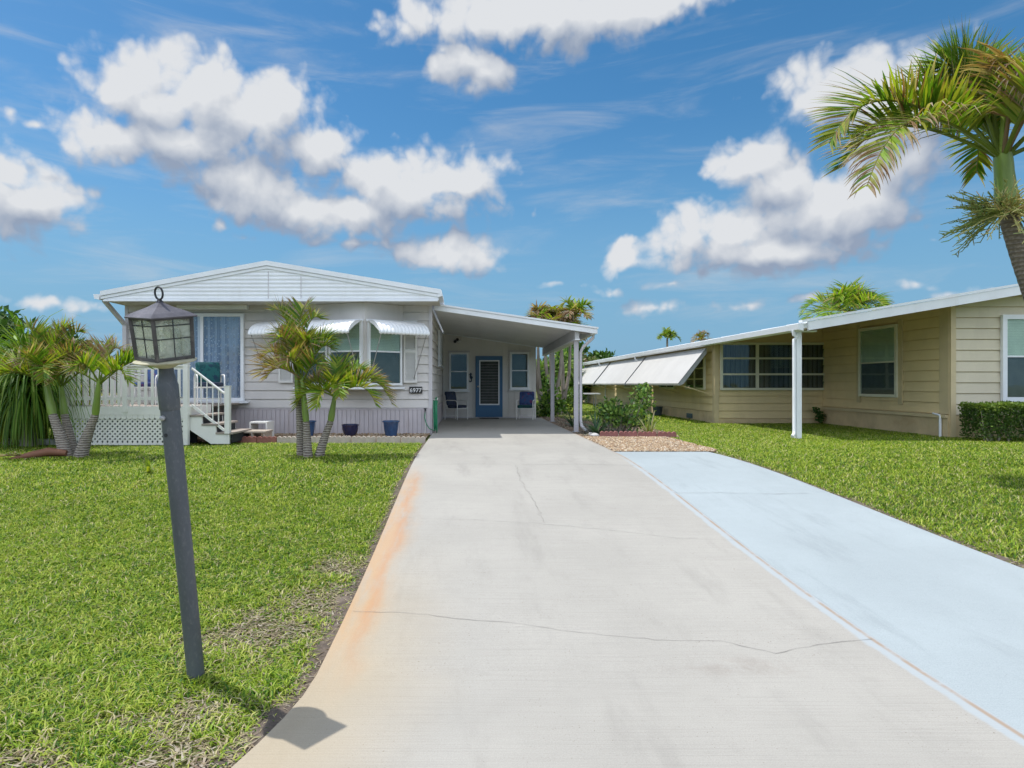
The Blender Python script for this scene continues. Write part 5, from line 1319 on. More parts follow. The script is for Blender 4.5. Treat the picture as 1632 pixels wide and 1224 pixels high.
# fittings low on the wall
mat('vent_blue', (.12, .17, .19), .6, .2, 5)
yv = 7.44 / .355
m = MB(); m.box(NX - .05, NX - .022, yv - .25, yv + .25, .47, .62)
for i in range(5): m.box(NX - .06, NX - .05, yv - .23, yv + .23, .48 + i * .027, .492 + i * .027)
m.build('crawl_vent', 'vent_blue', nb_)
m = MB(); m.tube([(NXR - .09, 14.08, GZ - .02), (NXR - .09, 14.08, .90)], .028, 10); m.tube([(NXR - .09, 14.08, .90), (NXR - .09, 14.3, .93), (NXR - .01, 14.4, .93)], .022, 8); m.build('drain_pipe', 'white_metal', nb_, smooth=50)
# small dark bucket by the wall, low white table and birdbath between the homes
mat('bucket_dark', (.05, .07, .08), .5, .2, 5)
m = MB(); m.lathe([(0, 0), (.13, 0), (.18, .30), (.19, .30), (.19, .33), (.17, .33), (.12, .05), (0, .04)], n=20); o = m.build('bucket', 'bucket_dark', smooth=40); o.location = (7.1, 23.4, GZ); tag(o, 'dark bucket standing on grass under the cream awnings', 'bucket')
tb = thing('garden_table', 'low white folding table on the grass between the homes', 'table', (4.9, 29, GZ))
m = MB(); m.box(3.95, 6.05, 28.5, 29.2, 1.13, 1.18); m.build('tabletop', 'white_paint', tb)
for x in (4.15, 5.85):
    m = MB(); m.tube([(x, 28.6, GZ - .03), (x, 28.6, 1.13)], .02, 6); m.tube([(x, 29.1, GZ - .03), (x, 29.1, 1.13)], .02, 6); m.tube([(x, 28.6, .6), (x, 29.1, .6)], .012, 6); m.build('trestle', 'rod_grey', tb)
mat('box_tan', (.52, .42, .26), .8, .1, 4)
m = MB(); m.box(-.15, .15, -.15, .15, 0, .2); m.prism([(-.15, .2), (-.19, .30), (-.185, .305), (-.13, .2)], 'y', -.15, .15); m.prism([(.15, .2), (.19, .31), (.185, .315), (.13, .2)], 'y', -.15, .15); o = m.build('carton', 'box_tan'); o.location = (4.45, 28.85, 1.182); tag(o, 'small open tan carton on the white garden table', 'carton')
bb = thing('bird_bath', 'blue-grey bird bath on a dark pedestal behind the carport post', 'bird bath', (3.15, 23.3, GZ))
mat('bath_blue', (.20, .26, .38), .4, .15, 5)
m = MB(); m.lathe([(.04, .66), (.16, .68), (.29, .73), (.31, .75), (.29, .75), (.15, .71), (0, .70)], (3.02, 23.3, GZ), n=24); m.build('basin', 'bath_blue', bb, smooth=40)
m = MB(); m.lathe([(.16, -.02), (.15, .03), (.06, .08), (.045, .35), (.06, .60), (.08, .67)], (3.02, 23.3, GZ), n=16); m.build('pedestal', 'bucket_dark', bb, smooth=40)
# ------------------------------------------------------------------ palms
attr_mat('palm_leaf', .5, .45, .25, (1.2, 1.22, .42))
attr_mat('leaf', .5, .3, .35, (1.05, 1.15, .5))
attr_mat('stem_skin', .6, 0, .3)
GRN = [(.13, .25, .024), (.21, .34, .028), (.085, .18, .02), (.32, .40, .04)]
YEL = (.36, .34, .06); BRN = [(.28, .17, .09), (.36, .25, .16), (.22, .12, .07), (.46, .37, .28)]

def bez(p0, p1, p2, p3, n):
    out = []
    for i in range(n + 1):
        t = i / n; a = 1 - t
        out.append(p0 * a ** 3 + p1 * (3 * a * a * t) + p2 * (3 * a * t * t) + p3 * t ** 3)
    return out

def frond(parent, p0, d0, length, droop, seed, leaf=.5, n=42, brown=.25, vee=.55, w=.032, start=.16, curl=0.5, name='frond', twist=0.0, bend=None, yellow=.2, mat_='palm_leaf', rr=.016):
    """feather frond: arched midrib with two ranks of strap leaflets, tips browned"""
    r = random.Random(seed)
    p0 = Vector(p0); d0 = Vector(d0).normalized()
    side = Vector((d0.x, d0.y, 0)); side = side.normalized() if side.length > .05 else Vector((r.uniform(-1, 1), r.uniform(-1, 1), 0)).normalized()
    pe = p0 + d0 * length * .66 + (Vector(bend) * length if bend else side * length * .28 * (1 - .5 * max(0, d0.z))) + Vector((0, 0, -droop * length))
    P = bez(p0, p0 + d0 * length * .38, p0 + d0 * length * .70 + Vector((0, 0, -droop * length * .12)), pe, 24)
    V, Fc, col = [], [], []
    m = MB()
    rc0, rc1 = (.20, .27, .045), (.30, .28, .08)
    if brown > .8: rc0, rc1 = (.34, .24, .13), (.32, .22, .13)
    k = len(P); m.tube(P, [rr * (1 - .8 * i / (k - 1)) for i in range(k)], 6, True, [tuple(rc0[c] + (rc1[c] - rc0[c]) * i / (k - 1) for c in range(3)) for i in range(k) for _ in range(1)])
    m.col = []
    for i in range(k): m.col += [tuple(rc0[c] + (rc1[c] - rc0[c]) * i / (k - 1) for c in range(3))] * 6
    base = r.choice(GRN[:3])
    for i in range(n):
        t = start + (1 - start) * (i + r.uniform(-.3, .3)) / n; t = min(max(t, start), .995)
        f = t * (k - 1); j = min(int(f), k - 2); pt = P[j].lerp(P[j + 1], f - j); T = (P[j + 1] - P[j]).normalized()
        Sd = T.cross(Vector((0, 0, 1)))
        if Sd.length < .05: Sd = Vector((1, 0, 0))
        Sd.normalize(); N = Sd.cross(T).normalized()
        if twist:
            q = twist * t; Sd, N = Sd * math.cos(q) + N * math.sin(q), N * math.cos(q) - Sd * math.sin(q)
        prof = math.sin(PI * min(1, (.12 + .83 * t)) ** .8) ** .6 if t < .97 else .4
        L = leaf * max(.25, prof) * r.uniform(.8, 1.1)
        for s in (-1, 1):
            if r.random() < .05: continue
            v = vee + r.uniform(-.25, .25); fw = .35 + .75 * t + r.uniform(-.12, .12)
            d = (Sd * (s * math.cos(v)) + N * math.sin(v) + T * fw).normalized()
            dead = r.random() < brown * (.25 + .6 * t)
            tipb = min(1, max(0, r.gauss(brown * (.55 + .6 * t), .22)))
            gcol = Vector(r.choice(GRN)) if r.random() < .6 else Vector(base)
            if r.random() < yellow: gcol = gcol.lerp(Vector(YEL), r.uniform(.3, .9))
            bcol = Vector(r.choice(BRN)); gcol = gcol * r.uniform(.8, 1.2)
            wd = d.cross(N * 1.0 + T * .2); wd = wd.normalized() if wd.length > .01 else Sd
            ww = w * r.uniform(.75, 1.15) * (.6 if dead else 1)
            q = pt.copy(); dirv = d.copy(); o = len(m.v); seg = 4
            g_ = curl * r.uniform(.6, 1.4) * (1.7 if dead else 1)
            pts = []
            for a in range(seg + 1):
                pts.append(q.copy()); q = q + dirv * (L / seg); dirv = (dirv + Vector((r.uniform(-.05, .05), r.uniform(-.05, .05), -g_ * (a + 1) / seg * .5))).normalized()
            for a in range(seg):
                wa = ww * (.55, 1.0, .92, .55)[a] / 2; c = bcol if dead else gcol.lerp(bcol, min(1, max(0, (a / seg - (1 - tipb)) * 4)))
                m.v += [tuple(pts[a] - wd * wa), tuple(pts[a] + wd * wa)]; m.col += [tuple(c)] * 2
            m.v.append(tuple(pts[-1])); m.col.append(tuple(bcol if tipb > .12 else gcol))
            for a in range(seg - 1): m.f.append((o + 2 * a, o + 2 * a + 1, o + 2 * a + 3, o + 2 * a + 2))
            m.f.append((o + 2 * seg - 2, o + 2 * seg - 1, o + 2 * seg))
    return m.build(name, mat_, parent, smooth=None, fix=False)

def trunk_mat(name, a, b, ring=34.0):
    mm, nt, out = nodes_of(name)
    tc = nd(nt, 'ShaderNodeTexCoord'); sp = nd(nt, 'ShaderNodeSeparateXYZ', i_0=tc.outputs['Object'])
    n = nd(nt, 'ShaderNodeTexNoise', i_Vector=tc.outputs['Object'], i_Scale=6.0, i_Detail=6.0)
    z = mth(nt, 'MULTIPLY_ADD', n.outputs['Fac'], .05, sp.outputs[2])
    s = mth(nt, 'SINE', mth(nt, 'MULTIPLY', z, ring * 2 * PI))
    f = sstep(nt, s, .3, 1.0)
    n2 = nd(nt, 'ShaderNodeTexNoise', i_Vector=tc.outputs['Object'], i_Scale=28.0, i_Detail=5.0)
    c = mixc(nt, sstep(nt, n2.outputs['Fac'], .35, .65), tuple(v * .7 for v in a), tuple(v * 1.15 for v in a))
    c = mixc(nt, f, c, b)
    p_ = nd(nt, 'ShaderNodeBsdfPrincipled', i_Roughness=.85); lk(nt, c, p_.inputs['Base Color'])
    bp = nd(nt, 'ShaderNodeBump', i_Height=mth(nt, 'MULTIPLY_ADD', n2.outputs['Fac'], .5, s), i_Strength=.6, i_Distance=.008); lk(nt, bp.outputs[0], p_.inputs['Normal'])
    lk(nt, p_.outputs[0], out.inputs[0]); MATS[name] = mm
trunk_mat('palm_bark', (.20, .165, .14), (.40, .36, .32), 26)
trunk_mat('palm_bark_dark', (.20, .165, .13), (.13, .10, .07), 17)
mat('crownshaft', (.165, .245, .04), .38, .18, 3, spec=.45, stretch=(3, 3, .5), dirt=(.30, .29, .07), dirt_amt=.4, dirt_scale=(4, 4, 1))
mat('pale_bark', (.30, .26, .22), .85, .25, 5, bump=.5, bscale=40, stretch=(1, 1, .3), dirt=(.16, .13, .11), dirt_amt=.5, dirt_scale=(5, 5, 1))

def young_palm(label, base, mid, head, tip, fr, group, r0=.062, r1=.050, seed=0, leaf=.42):
    """ringed trunk from base to mid, green crownshaft mid to head, stubs up to tip"""
    t = thing('palm_tree', label, 'palm tree', base, group)
    b, mi, h, tp = Vector(base), Vector(mid), Vector(head), Vector(tip)
    c1 = b.lerp(mi, .4) + Vector((0, 0, -.0)) + (b - Vector((mi.x, mi.y, b.z))) * .10
    pts = bez(b + Vector((0, 0, -.08)), c1, b.lerp(mi, .75), mi, 28)
    rad = [r0 * 1.25 * (1 - i / 28) ** 2 * .3 + r0 + (r1 - r0) * i / 28 + .0045 * (i % 2) for i in range(29)]
    m = MB(); m.tube(pts, rad, 14); m.build('trunk', 'palm_bark', t, smooth=80)
    d = (h - mi)
    cs = [mi.lerp(h, i / 8) for i in range(9)]
    m = MB(); m.tube(cs, [r1 * k for k in (1.0, 1.12, 1.10, 1.0, .92, .84, .76, .66, .5)], 12); m.build('crownshaft', 'crownshaft', t, smooth=80)
    for i, f in enumerate(fr):
        az, el, L, dr, br = f[:5]; kw = f[5] if len(f) > 5 else {}
        a, e = R(az), R(el); dv = Vector((math.cos(e) * math.cos(a), math.cos(e) * math.sin(a), math.sin(e)))
        st_ = mi.lerp(h, .86 + .12 * ((i * 37) % 10) / 10) + Vector((dv.x, dv.y, 0)) * r1 * .4
        q = dict(leaf=leaf, n=36, brown=br, w=.027, vee=.62, curl=.24, start=.2, rr=.014, yellow=.34); q.update(kw)
        frond(t, st_, dv, L, dr, seed * 100 + i, **q)
    return t
def at(px, py, Y): return tuple(ray(px, py, Y))
GC, GL = 'slim palms in front of the bay window', 'slim palms growing in one clump before the deck'
YC = 10.35
bz = lambda px, Y: (float((px - VX) * Y / F), Y, gf(Y) - .03)
young_palm('tallest slim palm with browned crown, pale ringed trunk, before the bay window', bz(481, 10.45), at(476, 634, 10.4), at(472, 592, 10.4), at(470, 560, 10.4), [
    (176, 82, 1.75, .04, .45), (150, 70, 1.35, .15, .6), (80, 85, 1.8, .04, .3), (22, 63, 1.35, .2, .1, dict(yellow=.1)), (-120, 70, 1.15, .2, .45), (178, 30, .8, .40, .95), (172, 52, 1.05, .3, .8), (40, 78, 1.6, .08, .25), (-40, 70, 1.1, .2, .3)], GC, seed=3, leaf=.46)
young_palm('second slim palm with thick green crownshaft close to the tallest one', bz(491, 10.25), at(488, 672, 10.25), at(481, 600, 10.28), at(480, 570, 10.3), [
    (25, 68, 1.2, .15, .12, dict(yellow=.1)), (100, 80, 1.2, .1, .3), (150, 70, 1.1, .2, .55), (-40, 56, .85, .35, .45), (190, 36, .75, .4, .85), (-110, 60, .9, .3, .6)], GC, seed=5, leaf=.42)
young_palm('short leaning slim palm with arching fronds over the blue pots', bz(507, 10.3), at(527, 671, 10.3), at(534, 628, 10.3), at(536, 612, 10.3), [
    (5, 42, 1.25, .42, .45), (-20, 30, .95, .5, .25), (75, 72, 1.0, .15, .08, dict(yellow=.1)), (35, 58, 1.15, .25, .15, dict(yellow=.1)), (120, 70, .95, .2, .1), (190, 26, .75, .55, .2, dict(yellow=.5)), (-110, 35, .7, .6, .1, dict(yellow=.5)), (-70, 45, .7, .5, .1, dict(yellow=.5)), (165, 45, .85, .4, .6), (20, 36, 1.3, .5, .75)], GC, seed=8, leaf=.40)
young_palm('slim palm bending away to the tall grasses, the first of the clump by the deck', bz(107, 10.35), at(84, 661, 10.45), at(73, 606, 10.5), at(72, 590, 10.5), [
    (180, 50, 1.25, .35, .3), (175, 80, 1.5, .05, .2), (40, 82, 1.55, .05, .3), (120, 68, 1.3, .2, .4), (60, 70, 1.25, .25, .4), (5, 56, 1.2, .3, .35), (-140, 36, 1.0, .45, .3, dict(yellow=.5)), (-60, 46, .95, .45, .25), (210, 30, 1.0, .5, .35), (95, 80, 1.3, .1, .4), (-100, 64, 1.1, .3, .5)], GL, seed=12, r0=.085, r1=.062, leaf=.44)
young_palm('middle palm of the clump by the deck, its trunk behind the other two', bz(117, 10.6), at(103, 661, 10.7), at(97, 612, 10.75), at(96, 590, 10.8), [
    (40, 66, 1.35, .25, .7), (10, 82, 1.5, .05, .6), (200, 78, 1.45, .08, .3), (80, 76, 1.4, .15, .5), (140, 60, 1.3, .3, .35), (10, 44, 1.2, .35, .8), (-80, 50, 1.0, .4, .4), (170, 70, 1.3, .2, .3), (-30, 60, 1.1, .3, .5)], GL, seed=16, r0=.075, r1=.056, leaf=.44)
young_palm('palm of the clump by the deck that leans towards the lamp post', bz(127, 10.3), at(152, 661, 10.25), at(158, 605, 10.2), at(158, 590, 10.2), [
    (12, 44, 1.15, .22, .08, dict(yellow=.05)), (35, 50, 1.2, .3, .2), (150, 50, 1.05, .3, .75), (110, 72, 1.15, .15, .6), (60, 72, 1.1, .2, .75), (185, 34, .95, .4, .7), (-20, 40, .9, .4, .2), (-110, 55, .8, .4, .4)], GL, seed=21, r0=.085, r1=.052, leaf=.40)
# bark and debris at their feet
sheet('mulch_ring', 'bed_mulch', [(-1.0 * 0 + (120 - VX) * .01035 + .45 * math.cos(a), 10.38 + .22 * math.sin(a)) for a in np.linspace(0, 2 * PI, 20)[:-1]], -.022)
sheet('mulch_ring', 'bed_mulch', [((494 - VX) * .01032 + .42 * math.cos(a), 10.33 + .24 * math.sin(a)) for a in np.linspace(0, 2 * PI, 20)[:-1]], -.022)
df = thing('fallen_frond', 'dry brown fallen palm sheath lying on the lawn by the triple palms', 'palm frond', (-6.95, 10.1, gf(10.1)))
m = MB(); m.tube([(-6.55, 10.25, .47), (-6.8, 10.2, .50), (-7.0, 10.1, .46), (-7.2, 10.0, .42), (-7.28, 9.95, .41)], [.05, .07, .06, .03, .01], 8, True, (.20, .09, .055)); m.build('sheath', 'stem_skin', df, smooth=80)
frond(df, (-7.05, 10.05, .46), (-1, -.25, .05), .5, .1, 77, leaf=.14, n=12, brown=1.0, name='leaflets')

# big palm whose crown leans over the frame edge
def big_palm():
    Y = 8.5; base = (8.55, 8.45, gf(8.45) - .03)
    t = thing('palm_tree', 'large curved palm with green crownshaft, flower sprays and frayed fronds over the tan home', 'palm tree', base)
    head = Vector(at(1598, 246, Y)); mid = Vector(at(1606, 342, Y))
    pts = bez(Vector(base) + Vector((0, 0, -.1)), Vector((8.25, 8.47, 1.3)), Vector(at(1640, 470, Y)), mid, 60)
    m = MB(); m.tube(pts, [.145 - .045 * (i / 60) ** .7 + .05 * max(0, 1 - i / 8) + .004 * (i % 2) for i in range(61)], 18); m.build('trunk', 'palm_bark_dark', t, smooth=80)
    cs = [mid.lerp(head, i / 10) for i in range(11)]
    m = MB(); m.tube(cs, [.115, .13, .135, .13, .125, .12, .115, .11, .11, .108, .10], 18); m.build('crownshaft', 'crownshaft', t, smooth=80)
    h = head + Vector((0, 0, -.03))
    def fr(az, el, L, dr, br, sd, **kw):
        a, e = R(az), R(el); dv = Vector((math.cos(e) * math.cos(a), math.cos(e) * math.sin(a), math.sin(e)))
        q = dict(leaf=.90, n=88, brown=br, w=.038, vee=.75, curl=.28, start=.20, rr=.030, yellow=.5); q.update(kw)
        frond(t, h + Vector((dv.x, dv.y, 0)) * .07, dv, L, dr, sd, **q)
    fr(178, 38, 3.15, .34, .25, 201, vee=.5, twist=.75, yellow=.6, curl=.3)
    fr(70, 66, 2.3, .2, .1, 213, vee=.7); fr(145, 76, 2.5, .10, .08, 215, vee=.6, twist=.6, yellow=.15); fr(100, 80, 2.6, .12, .1, 216, vee=.5); fr(-105, 76, 2.3, .40, .97, 214, vee=.1, curl=.9, leaf=.85)
    fr(194, 28, 2.75, .52, .5, 202, vee=.3, twist=.55, curl=1.0, w=.034)
    fr(166, 34, 2.5, .36, .2, 203, vee=.8, twist=.3, yellow=.6)
    fr(95, 68, 2.4, .15, .08, 204)
    fr(20, 58, 2.6, .28, .1, 205); fr(-30, 50, 2.6, .35, .2, 206); fr(60, 44, 2.6, .35, .2, 207); fr(-75, 62, 2.3, .42, .97, 208, vee=.1, curl=.9, leaf=.75)
    fr(130, 62, 2.4, .25, .12, 209); fr(-110, 40, 2.0, .35, .15, 210, leaf=.65); fr(0, 25, 2.5, .45, .3, 211); fr(-55, 72, 2.5, .40, .95, 212, vee=.1, curl=.9, leaf=.8)
    # spear
    m = MB(); m.tube([h, h + Vector((.02, 0, .6)), h + Vector((.06, 0, 1.5))], [.05, .035, .008], 8, True, (.20, .28, .04)); m.build('spear_leaf', 'stem_skin', t, smooth=80)
    # flower sprays below the crownshaft
    r = random.Random(5)
    for az in (182, 235, 290, 10, 100):
        m = MB(); a0 = R(az); st_ = mid + Vector((math.cos(a0), math.sin(a0), 0)) * .11 + Vector((0, 0, .03))
        for k in range(34):
            a = a0 + r.gauss(0, .5); e = r.gauss(.12, .35); L = r.uniform(.25, .75)
            d = Vector((math.cos(a) * math.cos(e), math.sin(a) * math.cos(e), math.sin(e)))
            c = (.50, .47, .19) if az in (235, 290) else (.27, .31, .10)
            p1 = st_ + d * L * .5; p2 = st_ + d * L + Vector((0, 0, -.12 * L))
            m.tube([st_, p1, p2], [.012, .008, .005], 5, True, c)
            for q in range(7):
                tq = r.uniform(.35, 1); pq = st_.lerp(p2, tq); dq = (d + Vector((r.uniform(-1, 1), r.uniform(-1, 1), r.uniform(-.6, .8))) * .8).normalized()
                m.tube([pq, pq + dq * r.uniform(.05, .13)], [.007, .004], 4, True, tuple(v * r.uniform(.8, 1.25) for v in c))
        m.build('flower_spray', 'stem_skin', t)
big_palm()

# ------------------------------------------------------------------ leaf clouds for shrubs and trees
def leaf_cloud(name, parent, cen, sizes, pal, mat_='leaf', seed=0, aspect=.5, up=0.0, kinds=None):
    r = np.random.default_rng(seed); cen = np.asarray(cen, float); n = len(cen)
    d = r.normal(size=(n, 3)); d[:, 2] += up; d /= np.linalg.norm(d, axis=1)[:, None]
    o = r.normal(size=(n, 3)); w = np.cross(d, o); w /= np.linalg.norm(w, axis=1)[:, None]; nn = np.cross(d, w)
    s = (np.asarray(sizes) * np.ones(n))[:, None]
    V = np.stack([cen, cen + d * s * .5 + w * s * aspect * .5 + nn * s * .06, cen + d * s, cen + d * s * .5 - w * s * aspect * .5 + nn * s * .06], 1)
    F_ = np.array([0, 1, 2, 3])[None] + (np.arange(n) * 4)[:, None]
    pal = np.array(pal); idx = r.integers(0, len(pal), n) if kinds is None else kinds
    col = pal[idx] * (.75 + .5 * r.random((n, 1)))
    return np_mesh(name, V, F_, 4, np.repeat(col, 4, 0), mat_, parent)
def blob_points(blobs, n, r, shell=.55):
    out = []
    vol = np.array([b[3] * b[4] * b[5] for b in blobs]) ** .7; vol /= vol.sum()
    for b, v in zip(blobs, vol):
        k = max(8, int(n * v)); d = r.normal(size=(k, 3)); d /= np.linalg.norm(d, axis=1)[:, None]
        rad = (shell + (1 - shell) * r.random(k)) * (1 + .18 * r.normal(size=k))
        out.append(np.array(b[:3]) + d * rad[:, None] * np.array(b[3:6]))
    return np.concatenate(out)

# clump of long arching blades (grasses, yuccas, ponytail)
def blades(name, parent, c, n, L, w, elev, droop, pal, seed, spread=.1, seg=6, mat_='palm_leaf', az=None):
    r = random.Random(seed); m = MB()
    for i in range(n):
        a = r.uniform(0, 2 * PI) if az is None else az + r.gauss(0, .6); e = R(r.uniform(*elev)); l = L * r.uniform(.6, 1.1)
        p = Vector((c[0] + r.uniform(-spread, spread), c[1] + r.uniform(-spread, spread), c[2])); d = Vector((math.cos(a) * math.cos(e), math.sin(a) * math.cos(e), math.sin(e)))
        wd = Vector((-math.sin(a), math.cos(a), 0)); o = len(m.v); col = Vector(r.choice(pal)) * r.uniform(.75, 1.2)
        for k in range(seg):
            ww = w * (.8, 1, 1, .85, .7, .5)[min(k, 5)] / 2; m.v += [tuple(p - wd * ww), tuple(p + wd * ww)]; m.col += [tuple(col)] * 2
            p = p + d * (l / seg); d = (d + Vector((0, 0, -droop * (.35 + k / seg)))).normalized()
        m.v.append(tuple(p)); m.col.append(tuple(col.lerp(Vector((.3, .25, .1)), .4)))
        for k in range(seg - 1): m.f.append((o + 2 * k, o + 2 * k + 1, o + 2 * k + 3, o + 2 * k + 2))
        m.f.append((o + 2 * seg - 2, o + 2 * seg - 1, o + 2 * seg))
    return m.build(name, mat_, parent, fix=False)
LG = [(.10, .21, .03), (.16, .28, .04), (.22, .32, .05), (.07, .15, .025)]
pt_ = thing('ponytail_palm', 'fountain-like ponytail plant with long hanging leaves beside the deck', 'plant', (-8.35, 11.95, .4))
blades('leaves', pt_, (-8.35, 11.95, 1.72), 420, 1.75, .026, (15, 80), .62, LG, 31, .07, 6)
m = MB(); m.lathe([(.17, -.05), (.13, .15), (.08, .5), (.06, 1.32)], (-8.35, 11.95, .4), n=14); m.build('trunk', 'pale_bark', pt_, smooth=60)
blades('leaves', pt_, (-8.35, 11.95, 1.66), 330, 1.75, .026, (-30, 40), .95, LG, 32, .13, 6)
blades('leaves', pt_, (-8.35, 11.9, 1.45), 260, 1.5, .026, (-60, 10), .9, LG, 35, .15, 6)
tg = thing('ornamental_grass', 'tall yellow-green ornamental grass clump at the lawn corner', 'plant', (-9.55, 12.6, .4))
blades('blades', tg, (-9.55, 12.6, .38), 700, 1.9, .02, (62, 89), .10, [(.16, .22, .04), (.22, .25, .05), (.12, .18, .03)], 33, .5, 6)
tg2 = thing('ornamental_grass', 'low arching ornamental grass between kerb blocks and ponytail plant', 'plant', (-8.95, 12.5, .4))
blades('blades', tg2, (-8.95, 12.5, .38), 500, 1.3, .02, (50, 88), .22, [(.20, .24, .05), (.13, .2, .03), (.26, .26, .07)], 34, .4, 6)
ap = thing('areca_palm', 'bushy areca palm rising behind the tall grasses at the house end', 'palm tree', (-10.0, 13.7, .4))
rr_ = random.Random(41)
for i in range(17):
    az = rr_.uniform(0, 360); e = rr_.uniform(55, 84); a, e = R(az), R(e)
    frond(ap, (-10.0 + rr_.uniform(-.5, .5), 13.7 + rr_.uniform(-.4, .4), .45), (math.cos(a) * math.cos(e), math.sin(a) * math.cos(e), math.sin(e)), rr_.uniform(2.3, 3.1), rr_.uniform(.15, .35), 410 + i, leaf=.5, n=30, brown=.15, w=.034, start=.25, curl=.5)
ap2 = thing('areca_palm', 'lower areca palm with browned fronds against the deck end', 'palm tree', (-8.6, 13.9, .4))
for i in range(13):
    az = rr_.uniform(0, 360); e = rr_.uniform(48, 82); a, e = R(az), R(e)
    frond(ap2, (-8.7 + rr_.uniform(-.35, .35), 13.9 + rr_.uniform(-.3, .3), .45), (math.cos(a) * math.cos(e), math.sin(a) * math.cos(e), math.sin(e)), rr_.uniform(1.7, 2.4), rr_.uniform(.2, .4), 440 + i, leaf=.45, n=28, brown=.3, w=.032, start=.25, curl=.5)
# weed sprout in the lawn
sx_, sy_ = gp(237, 752)
ws = thing('weed_sprout', 'small yellow-green palm sprout alone in the lawn', 'plant', (sx_, sy_, gf(sy_)))
blades('leaves', ws, (sx_, sy_, gf(sy_) - .03), 7, .26, .045, (40, 80), .25, [(.30, .34, .04), (.2, .28, .04)], 51, .015, 5)

# shrub, agave and yuccas in the bed by the carport
def shrub(label, c, blobs, n, size, pal, seed, stems=12, hgt=1.0):
    t = thing('shrub', label, 'shrub', c); r = np.random.default_rng(seed); rd = random.Random(seed)
    P_ = blob_points([(c[0] + b[0], c[1] + b[1], c[2] + b[2], b[3], b[4], b[5]) for b in blobs], n, r, .35)
    P_ = P_[P_[:, 2] > c[2] + .04]
    leaf_cloud('foliage', t, P_, size * (.6 + .7 * r.random(len(P_))), pal, seed=seed, aspect=.55, up=.4)
    m = MB()
    for i in range(stems):
        b = rd.choice(blobs); e = Vector((c[0] + b[0] + rd.uniform(-.7, .7) * b[3], c[1] + b[1] + rd.uniform(-.7, .7) * b[4], c[2] + b[2] + rd.uniform(0, .7) * b[5]))
        s0 = Vector((c[0] + rd.uniform(-.12, .12) + b[0] * .4, c[1] + rd.uniform(-.1, .1) + b[1] * .4, c[2] - .05)); mdl = s0.lerp(e, .5) + Vector((rd.uniform(-.08, .08), rd.uniform(-.08, .08), .05))
        m.tube([s0, mdl, e], [.014, .010, .004], 5)
    m.build('stems', 'pale_bark', t, smooth=60); return t
SG = [(.08, .18, .035), (.13, .25, .04), (.19, .31, .055), (.055, .12, .028), (.25, .35, .08)]
shrub('leafy green shrub of rounded leaves in the bed beside the carport', (3.75, 15.2, .42), [(0, 0, .35, .55, .4, .35), (.5, .1, .75, .3, .3, .38), (-.45, .05, .4, .35, .35, .32), (.35, 0, .35, .4, .35, .35), (-.2, .2, .62, .25, .25, .25), (.55, .15, 1.02, .18, .2, .18)], 1500, .105, SG, 61, 30)
shrub('bright small-leaved shrub at the back of the planting bed', (4.4, 17.4, .42), [(0, 0, .3, .4, .4, .3), (-.4, .4, .4, .35, .35, .35)], 700, .09, SG, 62, 10)
ag = thing('agave', 'blue-green spiky agave beside the carport post', 'plant', (3.02, 14.75, .42))
blades('leaves', ag, (3.05, 14.75, .42), 46, .62, .05, (5, 80), .10, [(.07, .14, .09), (.10, .17, .12), (.06, .11, .07)], 63, .05, 6, 'leaf')
yu = thing('yucca', 'sparse yellow-green yucca at the end of the maroon edging', 'plant', (4.15, 14.35, .42))
blades('leaves', yu, (4.15, 14.35, .44), 34, .60, .034, (8, 75), .14, [(.26, .27, .08), (.16, .2, .06), (.3, .26, .14)], 64, .04, 6, 'leaf')
ag2 = thing('agave', 'small spiky agave behind the carport post near the gutter pipe', 'plant', (2.95, 17.4, .42))
blades('leaves', ag2, (2.95, 17.4, .42), 34, .6, .045, (5, 75), .12, [(.08, .15, .08), (.10, .17, .10)], 65, .05, 6, 'leaf')
vt = thing('small_tree', 'slender small tree with big leaves behind the carport wall', 'tree', (3.0, 22.6, .43))
m = MB(); m.tube([(3.0, 22.6, .35), (2.98, 22.6, 1.5), (3.03, 22.6, 3.0)], [.04, .035, .02], 8); m.build('trunk', 'pale_bark', vt, smooth=60)
r_ = np.random.default_rng(66); P_ = blob_points([(2.95, 22.6, 1.0, .35, .4, .5), (3.0, 22.8, 1.6, .25, .3, .3), (2.8, 22.5, .65, .4, .4, .35), (3.25, 22.7, .75, .4, .4, .3)], 900, r_, .3)
leaf_cloud('foliage', vt, P_, .15 * (.6 + .7 * r_.random(len(P_))), SG, seed=66, aspect=.6, up=.3)
shrub('round green shrub on the lawn far behind the carport', (3.9, 26.5, .42), [(0, 0, .5, .8, .7, .5), (.6, .5, .6, .6, .6, .5)], 1300, .13, [(.12, .22, .03), (.18, .28, .04), (.09, .17, .03)], 67, 6)

# clipped hedge at the tan home's front wall
hd = thing('hedge', 'clipped boxy green hedge under the white framed window of the tan home', 'hedge', (11.6, 13.2, .43))
r_ = np.random.default_rng(70); n = 17000
X0, X1, Y0, Y1, Z0, Z1 = 10.58, 13.4, 12.78, 13.5, .46, 1.19
u = r_.random((n, 3)); side_ = r_.random(n)
P_ = np.stack([X0 + u[:, 0] * (X1 - X0), Y0 + u[:, 1] * (Y1 - Y0), Z0 + u[:, 2] ** .8 * (Z1 - Z0)], -1)
f = side_ < .45; P_[f, 1] = Y0 + .13 * r_.random(f.sum()) ** 1.5
f = (side_ >= .45) & (side_ < .72); P_[f, 2] = Z1 - .12 * r_.random(f.sum()) ** 1.5
f = (side_ >= .72) & (side_ < .86); P_[f, 0] = X0 + .13 * r_.random(f.sum()) ** 1.5
bmp = fbm(P_[:, 0] + P_[:, 2], P_[:, 1] + P_[:, 2] * .7, 3, 3.5); P_ += (bmp[:, None] - .5) * .12 * np.array([0, -1, 1])
